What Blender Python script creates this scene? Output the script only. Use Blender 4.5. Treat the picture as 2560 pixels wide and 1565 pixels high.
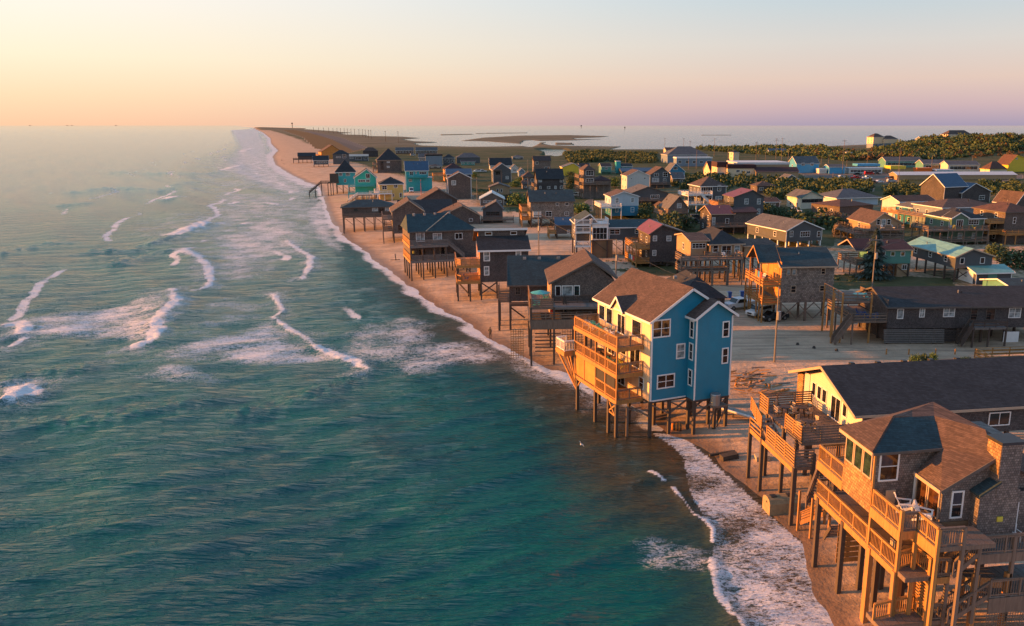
import bpy, math, random, json
import numpy as np
R=random.Random(7); NR=np.random.default_rng(5)
for o in list(bpy.data.objects): bpy.data.objects.remove(o)
SC=bpy.context.scene; COL=SC.collection
# ---------------------------------------------------------------- camera, sky, sun, exposure
FPX,CX,CY,HZ,CH=2037.,1400.,782.,313.,31.
PIT=math.atan((CY-HZ)/FPX); SP,CP=math.sin(PIT),math.cos(PIT)
cd=bpy.data.cameras.new('camera'); cam=bpy.data.objects.new('camera',cd); COL.objects.link(cam)
cam.location=(0,0,CH); cam.rotation_euler=(math.pi/2-PIT,0,0)
cd.sensor_width=36; cd.lens=FPX/2560*36; cd.shift_x=-(CX-1280)/2560; cd.shift_y=(CY-782.5)/2560
cd.clip_start=1; cd.clip_end=120000; SC.camera=cam
SUN_EL=math.radians(7.8); SUN_AZ=(-1.0,0.06)
EXPO=1.4
def lin(r,g,b):
    f=lambda c:(c/255/12.92 if c/255<=.04045 else ((c/255+.055)/1.055)**2.4)
    return (f(r),f(g),f(b))
W=bpy.data.worlds.new('World'); SC.world=W; W.use_nodes=True
nt=W.node_tree; nt.nodes.clear(); N=nt.nodes.new; L=nt.links.new
def ramp(stops):
    r=N('ShaderNodeValToRGB'); e=r.color_ramp.elements
    while len(e)<len(stops): e.new(.5)
    for i,(p,c) in enumerate(stops): e[i].position=p; e[i].color=(*c,1)
    return r
tc=N('ShaderNodeTexCoord'); sx=N('ShaderNodeSeparateXYZ'); L(tc.outputs['Generated'],sx.inputs[0])
A=ramp([(0,lin(255,203,166)),(.03,lin(255,219,182)),(.07,lin(255,237,208)),(.14,lin(255,246,236)),(.2,lin(226,233,238)),(.3,lin(188,210,230)),(.45,lin(164,196,222)),(1,lin(128,160,204))])
B=ramp([(0,lin(166,154,180)),(.022,lin(202,174,182)),(.05,lin(222,194,184)),(.09,lin(214,206,202)),(.14,lin(190,205,214)),(.28,lin(158,186,210)),(.45,lin(142,174,208)),(1,lin(118,150,196))])
L(sx.outputs[2],A.inputs[0]); L(sx.outputs[2],B.inputs[0])
mr=N('ShaderNodeMapRange'); mr.inputs[1].default_value=-.62; mr.inputs[2].default_value=.42; mr.interpolation_type='SMOOTHSTEP'
L(sx.outputs[0],mr.inputs[0])
mx=N('ShaderNodeMix'); mx.data_type='RGBA'; L(mr.outputs[0],mx.inputs[0]); L(A.outputs[0],mx.inputs[6]); L(B.outputs[0],mx.inputs[7])
# aureole round the sun (which stands to the left of the frame)
sd=(SUN_AZ[0]*math.cos(SUN_EL),SUN_AZ[1]*math.cos(SUN_EL),math.sin(SUN_EL)); n_=math.sqrt(sum(i*i for i in sd)); sd=[i/n_ for i in sd]
dp=N('ShaderNodeVectorMath'); dp.operation='DOT_PRODUCT'; dp.inputs[1].default_value=sd; L(tc.outputs['Generated'],dp.inputs[0])
m1=N('ShaderNodeMath'); m1.operation='MAXIMUM'; m1.inputs[1].default_value=0; L(dp.outputs['Value'],m1.inputs[0])
m2=N('ShaderNodeMath'); m2.operation='POWER'; m2.inputs[1].default_value=24; L(m1.outputs[0],m2.inputs[0])
gl=N('ShaderNodeMix'); gl.data_type='RGBA'; gl.inputs[6].default_value=(0,0,0,1); gl.inputs[7].default_value=(.8,.42,.18,1); L(m2.outputs[0],gl.inputs[0])
ad=N('ShaderNodeMix'); ad.data_type='RGBA'; ad.blend_type='ADD'; ad.inputs[0].default_value=1; L(mx.outputs[2],ad.inputs[6]); L(gl.outputs[2],ad.inputs[7])
b1=N('ShaderNodeBackground'); L(ad.outputs[2],b1.inputs[0]); b1.inputs[1].default_value=.98/2**EXPO
nk=N('ShaderNodeTexSky'); nk.sky_type='NISHITA'; nk.sun_disc=False; nk.sun_elevation=SUN_EL; nk.sun_rotation=math.radians(-90)
b2=N('ShaderNodeBackground'); L(nk.outputs[0],b2.inputs[0]); b2.inputs[1].default_value=.008
ash=N('ShaderNodeAddShader'); L(b1.outputs[0],ash.inputs[0]); L(b2.outputs[0],ash.inputs[1])
wo=N('ShaderNodeOutputWorld'); L(ash.outputs[0],wo.inputs[0])
sl=bpy.data.lights.new('sun','SUN'); sl.energy=5.0; sl.angle=math.radians(.6); sl.color=(1,.36,.065)
so=bpy.data.objects.new('sun',sl); COL.objects.link(so)
import mathutils
so.rotation_euler=mathutils.Vector(sd).to_track_quat('Z','Y').to_euler(); so.location=(-60,0,60)
vs=SC.view_settings; vs.view_transform='Standard'; vs.look='None'; vs.exposure=EXPO; vs.gamma=1; vs.use_curve_mapping=False
# ---------------------------------------------------------------- placing helpers: where a sight line meets the ground or a wall
def ray(px,py):
    a=(px-CX)/FPX; b=(CY-py)/FPX
    return (a,CP+b*SP,-SP+b*CP)
def gnd(px,py,z=0.):
    d=ray(px,py); t=(z-CH)/d[2]; return (d[0]*t,d[1]*t,z)
def proj(x,y,z):
    z=z-CH; f=y*CP-z*SP; u=y*SP+z*CP
    return (CX+FPX*x/f,CY-FPX*u/f)
def Zm(ox,oy,s): return lambda x,y:(ox+x/s,oy+y/s)
ID=Zm(0,0,1)
ZA=Zm(720,340,8.213);ZB=Zm(1000,370,7.7);ZC=Zm(1280,360,6.844);ZD=Zm(1600,340,6.16);ZE=Zm(1960,290,4.107);ZF=Zm(2050,460,4.831);ZG=Zm(840,460,6.844);ZH=Zm(1180,460,6.16)
Z1=Zm(1360,640,3.137);Z2=Zm(1880,880,2.198);Z3=Zm(960,500,3.587);Z4=Zm(1400,480,4.248);Z5=Zm(1960,640,4.107);Z7=Zm(1100,360,4.107);Z8=Zm(1700,400,2.865);ZL=Zm(1880,900,5.019)
ZW=Zm(0,640,2.464);ZU=Zm(0,280,2.865);ZQ=Zm(560,290,4.563);ZR=Zm(1100,290,3.08);ZS=Zm(1300,1100,2.899);ZV=Zm(1000,850,3.347)
class Fr:
    def __init__(s,px,py,z=0.,ang=8.,o=None):
        s.o=o or gnd(px,py,z); s.z=s.o[2]; s.a=math.radians(ang); s.U=(math.cos(s.a),math.sin(s.a)); s.V=(-math.sin(s.a),math.cos(s.a))
    def _t(s,d,N_,off): return (off+s.o[0]*N_[0]+s.o[1]*N_[1])/(d[0]*N_[0]+d[1]*N_[1])
    def onv(s,px,py,v=0):
        d=ray(px,py); t=s._t(d,s.V,v); return ((d[0]*t-s.o[0])*s.U[0]+(d[1]*t-s.o[1])*s.U[1],CH+d[2]*t-s.z)
    def onu(s,px,py,u=0):
        d=ray(px,py); t=s._t(d,s.U,u); return ((d[0]*t-s.o[0])*s.V[0]+(d[1]*t-s.o[1])*s.V[1],CH+d[2]*t-s.z)
    def onh(s,px,py,h):
        g=gnd(px,py,s.z+h); X=g[0]-s.o[0]; Y=g[1]-s.o[1]; return (X*s.U[0]+Y*s.U[1],X*s.V[0]+Y*s.V[1])
    def w(s,u,v,h=0): return (s.o[0]+s.U[0]*u+s.V[0]*v,s.o[1]+s.U[1]*u+s.V[1]*v,s.z+h)
def P2W(Z,pts,z=0): return np.array([gnd(*Z(*p),z)[:2] for p in pts])
def inpoly(x,y,poly):
    r=np.zeros(x.shape,bool); n=len(poly); j=n-1
    for i in range(n):
        xi,yi=poly[i]; xj,yj=poly[j]
        if yi!=yj: r^=((yi>y)!=(yj>y))&(x<(xj-xi)*(y-yi)/(yj-yi)+xi)
        j=i
    return r
def segdist(x,y,pl,closed=False):
    d=np.full(x.shape,1e18); n=len(pl)
    for i in range(n if closed else n-1):
        a=pl[i]; b=pl[(i+1)%n]; ex,ey=b[0]-a[0],b[1]-a[1]; l2=ex*ex+ey*ey+1e-9
        t=np.clip(((x-a[0])*ex+(y-a[1])*ey)/l2,0,1)
        d=np.minimum(d,(x-a[0]-t*ex)**2+(y-a[1]-t*ey)**2)
    return np.sqrt(d)
def sst(a,b,x):
    t=np.clip((x-a)/(b-a),0,1); return t*t*(3-2*t)
# smooth value noise for heights and masks
_T=NR.random((256,256))
def vnoise(x,y,s):
    x=x/s; y=y/s; xi=np.floor(x).astype(int); yi=np.floor(y).astype(int); fx=x-xi; fy=y-yi
    fx=fx*fx*(3-2*fx); fy=fy*fy*(3-2*fy); g=lambda i,j:_T[i&255,j&255]
    return (g(xi,yi)*(1-fx)+g(xi+1,yi)*fx)*(1-fy)+(g(xi,yi+1)*(1-fx)+g(xi+1,yi+1)*fx)*fy
def fbm(x,y,s): return (vnoise(x,y,s)+.5*vnoise(x+91,y+17,s/2.1)+.25*vnoise(x+37,y+71,s/4.3))/1.75
# ---------------------------------------------------------------- materials
MATS={}
def nmat(name):
    m=bpy.data.materials.new(name); m.use_nodes=True; t=m.node_tree; t.nodes.clear()
    o=t.nodes.new('ShaderNodeOutputMaterial'); p=t.nodes.new('ShaderNodeBsdfPrincipled'); t.links.new(p.outputs[0],o.inputs[0])
    MATS[name]=m; return m,t,p,o
def tn(t,ty,**k):
    n=t.nodes.new('ShaderNode'+ty)
    for a,b in k.items(): setattr(n,a,b)
    return n
def noise(t,co,scale,detail=4,rough=.6):
    n=tn(t,'TexNoise'); n.inputs['Scale'].default_value=scale; n.inputs['Detail'].default_value=detail; n.inputs['Roughness'].default_value=rough
    t.links.new(co,n.inputs['Vector']); return n
def mapping(t,co,scale,rot=(0,0,0)):
    m=tn(t,'Mapping'); m.inputs['Scale'].default_value=scale; m.inputs['Rotation'].default_value=rot; t.links.new(co,m.inputs['Vector']); return m
def cmix(t,f,a,b,blend='MIX'):
    m=tn(t,'Mix',data_type='RGBA',blend_type=blend)
    for i,v in ((0,f),(6,a),(7,b)):
        if hasattr(v,'default_value'): t.links.new(v,m.inputs[i])
        elif i==0: m.inputs[0].default_value=v
        else: m.inputs[i].default_value=(*v,1)
    return m.outputs[2]
def mth(t,op,a,b=None,c=None,clamp=False):
    m=tn(t,'Math',operation=op,use_clamp=clamp)
    for i,v in enumerate((a,b,c)):
        if v is None: continue
        if hasattr(v,'default_value'): t.links.new(v,m.inputs[i])
        else: m.inputs[i].default_value=v
    return m.outputs[0]
def rng(t,v,a,b,c=0,d=1):
    m=tn(t,'MapRange'); t.links.new(v,m.inputs[0])
    for i,q in enumerate((a,b,c,d)): m.inputs[1+i].default_value=q
    return m.outputs[0]
def bump(t,p,h,strength,dist):
    b=tn(t,'Bump'); b.inputs['Strength'].default_value=strength; b.inputs['Distance'].default_value=dist; t.links.new(h,b.inputs['Height']); t.links.new(b.outputs[0],p.inputs['Normal']); return b
def wallcoord(t):
    tcn=tn(t,'TexCoord'); s=tn(t,'SeparateXYZ'); t.links.new(tcn.outputs['Object'],s.inputs[0])
    c=tn(t,'CombineXYZ'); t.links.new(mth(t,'ADD',s.outputs[0],s.outputs[1]),c.inputs[0]); t.links.new(s.outputs[2],c.inputs[1])
    return tcn.outputs['Object'],c.outputs[0],s
def M_plain(name,c,rough=.6,var=.25,sc=1.5,metal=0):
    m,t,p,o=nmat(name); co=tn(t,'TexCoord').outputs['Object']; n=noise(t,co,sc,5)
    d=tuple(x*(1-var) for x in c); l=tuple(min(1,x*(1+var)) for x in c)
    t.links.new(cmix(t,rng(t,n.outputs[0],.3,.7),d,l),p.inputs['Base Color']); p.inputs['Roughness'].default_value=rough; p.inputs['Metallic'].default_value=metal
    return m
def M_brick(name,c,bw,bh,var=.35,rough=.8,mort=.35,k=.02,zs=1.,bs=.6):
    # shingle courses on walls and roofs
    m,t,p,o=nmat(name); oc,wc,s=wallcoord(t); mp=mapping(t,wc,(1,zs,1))
    b=tn(t,'TexBrick'); t.links.new(mp.outputs[0],b.inputs['Vector'])
    b.inputs['Scale'].default_value=1; b.inputs['Brick Width'].default_value=bw; b.inputs['Row Height'].default_value=bh; b.inputs['Mortar Size'].default_value=bh*.09; b.inputs['Mortar Smooth'].default_value=.3
    b.inputs['Color1'].default_value=(*[x*(1-var) for x in c],1); b.inputs['Color2'].default_value=(*[min(1,x*(1+var)) for x in c],1); b.inputs['Mortar'].default_value=(*[x*mort for x in c],1)
    n=noise(t,oc,.55,5); n2=noise(t,oc,6,3)
    q=cmix(t,rng(t,n.outputs[0],.3,.7,.75,1.2),(0,0,0),b.outputs[0],'MIX')
    mul=cmix(t,1.0,b.outputs[0],cmix(t,rng(t,n.outputs[0],.25,.75),(.62,.62,.64),(1.2,1.17,1.12)),'MULTIPLY')
    mul=cmix(t,.5,mul,cmix(t,rng(t,n2.outputs[0],.3,.7),tuple([.6]*3),tuple([1.3]*3)),'MULTIPLY')
    t.links.new(mul,p.inputs['Base Color']); p.inputs['Roughness'].default_value=rough
    saw=mth(t,'FRACT',mth(t,'DIVIDE',mth(t,'MULTIPLY',s.outputs[2],zs),bh))
    h=mth(t,'SUBTRACT',mth(t,'MULTIPLY',b.outputs['Fac'],-.6),saw)
    bump(t,p,h,bs,k); return m
def M_lap(name,c,lap=.16,var=.12,rough=.55,vert=False):
    m,t,p,o=nmat(name); oc,wc,s=wallcoord(t)
    ax=mth(t,'ADD',s.outputs[0],s.outputs[1]) if vert else s.outputs[2]
    saw=mth(t,'FRACT',mth(t,'DIVIDE',ax,lap)); n=noise(t,oc,.8,5)
    d=tuple(x*(1-var) for x in c); l=tuple(min(1,x*(1+var)) for x in c)
    q=cmix(t,rng(t,n.outputs[0],.3,.7),d,l); ed=rng(t,saw,.0,.12,.72,1)
    e=tn(t,'CombineColor'); [t.links.new(ed,e.inputs[i]) for i in range(3)]
    st=noise(t,mapping(t,oc,(1.6,1.6,.18)).outputs[0],1.,5,.65); q=cmix(t,rng(t,st.outputs[0],.45,.75,0,.28),q,tuple(x*.6+.03 for x in c))
    t.links.new(cmix(t,1.,q,e.outputs[0],'MULTIPLY'),p.inputs['Base Color']); p.inputs['Roughness'].default_value=rough
    bump(t,p,saw,.6,.03); return m
def M_wood(name,c,var=.3,rough=.75):
    m,t,p,o=nmat(name); co=tn(t,'TexCoord').outputs['Object']
    n1=noise(t,mapping(t,co,(9,9,1.2)).outputs[0],1.2,5); n2=noise(t,co,.7,3)
    d=tuple(x*(1-var) for x in c); l=tuple(min(1,x*(1+var)) for x in c)
    q=cmix(t,rng(t,n1.outputs[0],.3,.7),d,l)
    q=cmix(t,rng(t,n2.outputs[0],.3,.7,0,.35),q,(c[0]*.55,c[1]*.58,c[2]*.62))
    t.links.new(q,p.inputs['Base Color']); p.inputs['Roughness'].default_value=rough; bump(t,p,n1.outputs[0],.3,.01); return m
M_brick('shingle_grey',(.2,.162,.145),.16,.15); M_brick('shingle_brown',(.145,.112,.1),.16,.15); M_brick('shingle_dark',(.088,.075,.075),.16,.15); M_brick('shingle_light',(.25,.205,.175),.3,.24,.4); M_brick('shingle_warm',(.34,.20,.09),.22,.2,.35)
M_brick('roof',(.10,.066,.055),.32,.16,.3,.9,.55,.012,2.2,.5); M_brick('roof_black',(.03,.032,.037),.32,.16,.35,.85,.55,.012,2.2,.5); M_brick('roof_teal',(.028,.058,.07),.32,.16,.25,.85,.6,.012,2.2,.4)
M_brick('roof_brown',(.11,.055,.04),.32,.16,.25,.9,.6,.012,2.2,.4); M_brick('roof_maroon',(.06,.022,.024),.32,.16,.25,.8,.6,.012,2.2,.4); M_brick('roof_grey',(.11,.115,.125),.32,.16,.2,.85,.6,.012,2.2,.4)
M_lap('roof_red',(.16,.035,.028),.4,.15,.45,True); M_lap('roof_mint',(.16,.36,.33),.4,.18,.4,True); M_lap('roof_ice',(.36,.44,.5),.4,.1,.4,True); M_lap('roof_blue',(.03,.07,.13),.4,.15,.5,True)
M_plain('roof_white',(.55,.56,.57),.5,.12)
M_lap('lap_blue',(.012,.225,.37),.13,.06,.5); M_lap('lap_turq',(.03,.36,.40),.16,.08); M_lap('lap_green',(.02,.42,.33),.16,.08); M_lap('lap_teal',(.09,.26,.22),.17,.1); M_lap('lap_sage',(.085,.16,.115),.17,.12)
M_lap('lap_sky',(.42,.52,.6),.18,.05); M_lap('lap_azure',(.02,.19,.33),.18,.08); M_lap('lap_bright',(.06,.32,.56),.18,.08); M_lap('lap_navy',(.035,.06,.12),.17,.1); M_lap('lap_slate',(.075,.083,.094),.16,.12); M_lap('lap_greyblue',(.17,.22,.28),.17,.1)
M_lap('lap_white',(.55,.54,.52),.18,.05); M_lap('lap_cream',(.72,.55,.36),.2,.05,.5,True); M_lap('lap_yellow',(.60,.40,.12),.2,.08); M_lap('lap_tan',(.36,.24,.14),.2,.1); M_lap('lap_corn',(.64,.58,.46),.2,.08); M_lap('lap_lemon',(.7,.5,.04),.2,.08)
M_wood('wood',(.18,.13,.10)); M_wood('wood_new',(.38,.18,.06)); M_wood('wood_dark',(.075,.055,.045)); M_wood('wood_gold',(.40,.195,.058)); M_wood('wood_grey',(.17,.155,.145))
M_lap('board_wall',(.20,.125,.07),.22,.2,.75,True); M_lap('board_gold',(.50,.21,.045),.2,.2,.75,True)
M_plain('trim_white',(.74,.73,.72),.5,.05); M_plain('trim_dark',(.10,.085,.075),.7,.2); M_plain('trim_tan',(.42,.31,.22),.6,.1); M_plain('concrete',(.36,.32,.27),.85,.2,3); M_plain('concrete_tan',(.29,.21,.12),.85,.25,3)
M_plain('plastic_white',(.78,.77,.75),.4,.03); M_plain('plastic_teal',(.06,.36,.34),.4,.08); M_plain('plastic_yellow',(.62,.5,.06),.4,.08); M_plain('plastic_blue',(.02,.09,.34),.4,.1); M_plain('cloth_red',(.55,.04,.03),.8,.1); M_plain('cloth_blue',(.04,.2,.42),.8,.1); M_plain('cloth_orange',(.6,.2,.03),.8,.1)
M_plain('metal_dark',(.05,.05,.052),.45,.15,2,.6); M_plain('metal_grey',(.33,.34,.35),.4,.1,2,.7); M_plain('skin',(.32,.19,.13),.6,.05); M_plain('cloth_dark',(.025,.025,.03),.8,.1); M_plain('rubber',(.02,.02,.02),.7,.1); M_plain('debris',(.05,.042,.036),.85,.3,3)
M_plain('paint_white',(.72,.72,.72),.25,.03); M_plain('paint_red',(.4,.02,.02),.25,.05); M_plain('paint_dark',(.025,.03,.035),.25,.1); M_plain('paint_silver',(.4,.42,.44),.3,.05); M_plain('orange_box',(.75,.16,.02),.5,.05)
def M_glass(name,c,r):
    m,t,p,o=nmat(name); co=tn(t,'TexCoord').outputs['Object']; n=noise(t,co,1.3,3)
    t.links.new(cmix(t,rng(t,n.outputs[0],.4,.62),tuple(x*.35 for x in c),c),p.inputs['Base Color']); p.inputs['Roughness'].default_value=r; p.inputs['Specular IOR Level'].default_value=.6
M_glass('glass',(.022,.024,.028),.06); M_glass('glass_curtain',(.34,.40,.42),.2); M_glass('glass_green',(.035,.06,.035),.05); M_glass('glass_warm',(.10,.045,.02),.08)
def M_leaf(name,c,v=.45):
    m,t,p,o=nmat(name); g=tn(t,'NewGeometry'); oi=tn(t,'ObjectInfo'); n=noise(t,tn(t,'TexCoord').outputs['Object'],.5,3)
    q=cmix(t,g.outputs['Random Per Island'],tuple(x*(1-v) for x in c),tuple(x*(1+v) for x in c))
    q=cmix(t,rng(t,n.outputs[0],.4,.75,0,.6),q,(c[0]*1.9,c[1]*1.25,c[2]*.7)); t.links.new(q,p.inputs['Base Color']); p.inputs['Roughness'].default_value=.7
    return m
M_leaf('leaf_dark',(.042,.075,.028)); M_leaf('leaf_green',(.075,.14,.035)); M_leaf('leaf_olive',(.05,.088,.03)); M_leaf('leaf_blue',(.03,.055,.05)); M_leaf('leaf_autumn',(.085,.055,.022)); M_leaf('leaf_bare',(.10,.085,.065))
# ---------------------------------------------------------------- mesh helpers
class MB:
    def __init__(s): s.v=[]; s.f=[]
    def poly(s,pts): i=len(s.v); s.v+=[tuple(p) for p in pts]; s.f.append(tuple(range(i,i+len(pts)))); return s
    def box(s,x0,x1,y0,y1,z0,z1):
        i=len(s.v); s.v+=[(x0,y0,z0),(x1,y0,z0),(x1,y1,z0),(x0,y1,z0),(x0,y0,z1),(x1,y0,z1),(x1,y1,z1),(x0,y1,z1)]
        s.f+=[tuple(i+k for k in q) for q in ((3,2,1,0),(4,5,6,7),(0,1,5,4),(1,2,6,5),(2,3,7,6),(3,0,4,7))]; return s
    def beam(s,p,q,w,t=None):
        t=t or w; p=mathutils.Vector(p); q=mathutils.Vector(q); d=(q-p)
        if d.length<1e-6: return s
        d.normalize(); a=d.cross(mathutils.Vector((0,0,1)))
        if a.length<1e-3: a=mathutils.Vector((1,0,0))
        a.normalize(); b=a.cross(d); a*=w/2; b*=t/2; i=len(s.v)
        for c in (p,q): s.v+=[tuple(c-a-b),tuple(c+a-b),tuple(c+a+b),tuple(c-a+b)]
        s.f+=[tuple(i+k for k in f) for f in ((0,1,2,3),(7,6,5,4),(0,4,5,1),(1,5,6,2),(2,6,7,3),(3,7,4,0))]; return s
    def tube(s,p,q,r0,r1,n=8):
        p=mathutils.Vector(p); q=mathutils.Vector(q); d=(q-p).normalized(); a=d.cross(mathutils.Vector((0,0,1)))
        if a.length<1e-3: a=mathutils.Vector((1,0,0))
        a.normalize(); b=a.cross(d); i=len(s.v)
        for c,r in ((p,r0),(q,r1)):
            for k in range(n): g=2*math.pi*k/n; s.v.append(tuple(c+a*r*math.cos(g)+b*r*math.sin(g)))
        s.f+=[(i+k,i+(k+1)%n,i+n+(k+1)%n,i+n+k) for k in range(n)]+[tuple(i+k for k in reversed(range(n))),tuple(i+n+k for k in range(n))]; return s
    def prism(s,prof,y0,y1,ax='y'):
        n=len(prof); i=len(s.v)
        for y in (y0,y1):
            for a,b in prof: s.v.append((a,y,b) if ax=='y' else (y,a,b))
        s.f+=[tuple(i+k for k in range(n)),tuple(i+n+k for k in reversed(range(n)))]+[(i+(k+1)%n,i+k,i+n+k,i+n+(k+1)%n) for k in range(n)]; return s
    def mesh(s,name,mat):
        m=bpy.data.meshes.new(name); m.from_pydata(s.v,[],s.f); m.materials.append(MATS[mat]); return m
    def build(s,name,mat,parent=None,**k):
        if not s.v: return None
        return ob(name,s.mesh(name,mat),parent,**k)
def ob(name,me,parent=None,loc=None,scale=None,rz=None,label=None):
    o=bpy.data.objects.new(name,me); COL.objects.link(o)
    if parent is not None: o.parent=parent
    if loc is not None: o.location=loc
    if scale is not None: o.scale=scale
    if rz is not None: o.rotation_euler=(0,0,rz)
    if label: o['label']=label
    return o
def tag(o,label,cat,group=None,kind=None):
    o['label']=label; o['category']=cat
    if group: o['group']=group
    if kind: o['kind']=kind
    return o
def thing(name,label,cat,F=None,loc=None,rz=0,group=None):
    o=bpy.data.objects.new(name,None); COL.objects.link(o); o.empty_display_size=.5
    o.location=loc if F is None else F.o; o.rotation_euler=(0,0,rz if F is None else F.a)
    return tag(o,label,cat,group)
def copy_tree(o,parent=None):
    c=o.copy(); COL.objects.link(c)
    if parent is not None: c.parent=parent
    for ch in [x for x in bpy.data.objects if x.parent==o]: copy_tree(ch,c)
    return c
def solid(o,th,off=-1):
    m=o.modifiers.new('thickness','SOLIDIFY'); m.thickness=th; m.offset=off; return o
_SH={}
def shared(key,fn):
    if key not in _SH: _SH[key]=fn()
    return _SH[key]
def post(root,u,v,h0,h1,w=.25,mat='wood',name='post'):
    me=shared(('post',w,mat),lambda:MB().box(-w/2,w/2,-w/2,w/2,0,1).mesh('post',mat))
    return ob(name,me,root,(u,v,h0),(1,1,max(.1,h1-h0)))
def window(root,face,a0,a1,h0,h1,off=0.,frame='trim_white',pane='glass',nx=2,ny=2,fw=.1,name='window'):
    """face 'v': on the camera-facing wall v=off; 'u': on the ocean wall u=off; 'U': wall facing +u"""
    w=round(max(.3,abs(a1-a0))/.05)*.05; h=round(max(.3,h1-h0)/.05)*.05
    def fr():
        b=MB(); b.box(0,fw,-.06,.04,0,h); b.box(w-fw,w,-.06,.04,0,h); b.box(fw,w-fw,-.07,.04,0,fw); b.box(fw,w-fw,-.06,.04,h-fw,h)
        for i in range(1,nx): x=w*i/nx; b.box(x-fw*.3,x+fw*.3,-.05,.03,fw,h-fw)
        for j in range(1,ny): z=h*j/ny; b.box(fw,w-fw,-.045,.03,z-fw*.25,z+fw*.25)
        return b.mesh('window',frame)
    def pn(): return MB().box(fw*.5,w-fw*.5,-.022,.02,fw*.5,h-fw*.5).mesh('pane',pane)
    k=(w,h,nx,ny,fw)
    f=ob(name,shared(('wf',frame)+k,fr),root)
    a=min(a0,a1)
    if face=='v': f.location=(a,off,h0)
    elif face=='u': f.location=(off,a+w,h0); f.rotation_euler=(0,0,-math.pi/2)
    else: f.location=(off,a,h0); f.rotation_euler=(0,0,math.pi/2)
    ob('pane',shared(('wp',pane)+k,pn),f); return f
def railing(root,pts,style='board',h=1.0,mat='wood',sp=1.8,name='railing',closed=False,bs=.155,tw=.1):
    b=MB()
    for p,q in zip(pts[:-1],pts[1:]):
        p=mathutils.Vector(p); q=mathutils.Vector(q); Ln=(q-p).length
        if Ln<.05: continue
        up=mathutils.Vector((0,0,1)); n=max(1,round(Ln/sp))
        for i in range(n+1): c=p+(q-p)*(i/n); b.beam(c,c+up*h,tw,tw)
        b.beam(p+up*(h+.02),q+up*(h+.02),tw*1.5,.05)
        if style=='board':
            for z in (.18,.42,.66,.88): b.beam(p+up*z*h,q+up*z*h,.04,.13*h)
        elif style=='far':
            for z in (.3,.7): b.beam(p+up*z*h,q+up*z*h,.06,.2*h)
        else:
            b.beam(p+up*.1,q+up*.1,.05,.09); b.beam(p+up*(h-.1),q+up*(h-.1),.05,.09); m=max(1,int(Ln/bs))
            for i in range(m): c=p+(q-p)*((i+.5)/m); b.beam(c+up*.1,c+up*(h-.1),.032,.032)
    return b.build(name,mat,root)
def deck(root,u0,u1,v0,v1,h,mat='wood',th=.3,name='deck'):
    b=MB(); b.box(u0,u1,v0,v1,h-th,h-.045)
    L_=v1-v0 if (v1-v0)<(u1-u0) else u1-u0; n=max(2,int((u1-u0)/.45)) if (u1-u0)<7 else max(2,int((u1-u0)/.9)); s=(u1-u0)/n
    for i in range(n): b.box(u0+i*s+.012,u0+(i+1)*s-.012,v0-.03,v1+.03,h-.045,h)
    return b.build(name,mat,root)
def stairs(root,p,q,w,mat='wood',rail=True,side=None,style='far'):
    """a flight from p (low) to q (high); w = width across"""
    b=MB(); p=mathutils.Vector(p); q=mathutils.Vector(q); d=q-p; hd=mathutils.Vector((d.x,d.y,0)); s=hd.cross(mathutils.Vector((0,0,1))).normalized()*(w/2)
    for k in (-1,1): b.beam(p+s*k,q+s*k,.08,.28)
    n=max(3,int(abs(d.z)/.19))
    for i in range(n): c=p+d*((i+.5)/n)+mathutils.Vector((0,0,.08)); b.beam(c-s,c+s,hd.length/n*.9,.05)
    st=b.build('stairs',mat,root)
    if rail:
        for k in (-1,1): railing(root,[tuple(p+s*k),tuple(q+s*k)],style,.95,mat,1.5,'stair_railing')
    return st
def brace(root,pairs,mat='wood',w=.12):
    b=MB()
    for p,q in pairs: b.beam(p,q,w,w)
    return b.build('brace',mat,root)
# ---------------------------------------------------------------- ground and water
D1=1.0394
_sh=[(2060,1506+60),(2010,1506),(1960,1400),(1920,1300),(1862,1235),(1800,1170),(1725,1105),(1668,1066),(1615,1040),(1562,1004),(1500,958),(1400,915),(1310,885),(1240,852),(1180,815),(1120,775),(1050,733),(990,690),(950,660),(915,637),(880,605),(852,588),(826,565),(804,540),(788,510),(782,480),(768,448),(735,437),(695,417),(662,396),(655,376),(668,362),(652,346),(650,333),(634,320),(612,308)]
SHORE=[gnd(x*D1,y*D1)[:2] for x,y in _sh]
SHORE=[(26,-10),(22,20)]+SHORE+[gnd(604,317)[:2],gnd(585,314.6)[:2]]
SOUND_PX=[ZQ(*p) for p in ((700,118),(960,136),(920,150),(1120,163),(1300,175),(1335,182),(1480,191),(1345,200),(1400,212),(1620,217),(1680,233),(2050,236),(2250,252),(2060,268),(2180,288),(2420,297),(2440,303),(2180,312),(2250,336),(2464,343))]+[ZR(*p) for p in ((300,238),(640,231),(700,240),(745,222),(760,205),(830,200),(800,212),(860,226),(1080,232),(1405,235),(1320,258),(1720,257),(2050,247),(2464,242))]+[(1960,368),(2050,366),(2150,362),(2300,356),(2600,350),(2900,348)]
SOUND=[gnd(*p)[:2] for p in SOUND_PX]
LAND=np.array(SHORE+[gnd(620,314.4)[:2]]+SOUND+[(2500,1500),(2500,-200),(60,-200)])
LX,LY=LAND[:,0],LAND[:,1]; LANDP=[tuple(p) for p in LAND]
POND=[tuple(p) for p in P2W(ZR,((735,262),(800,258),(960,257),(1000,277),(945,287),(940,315),(900,326),(860,318),(795,318),(800,285)))]
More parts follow.
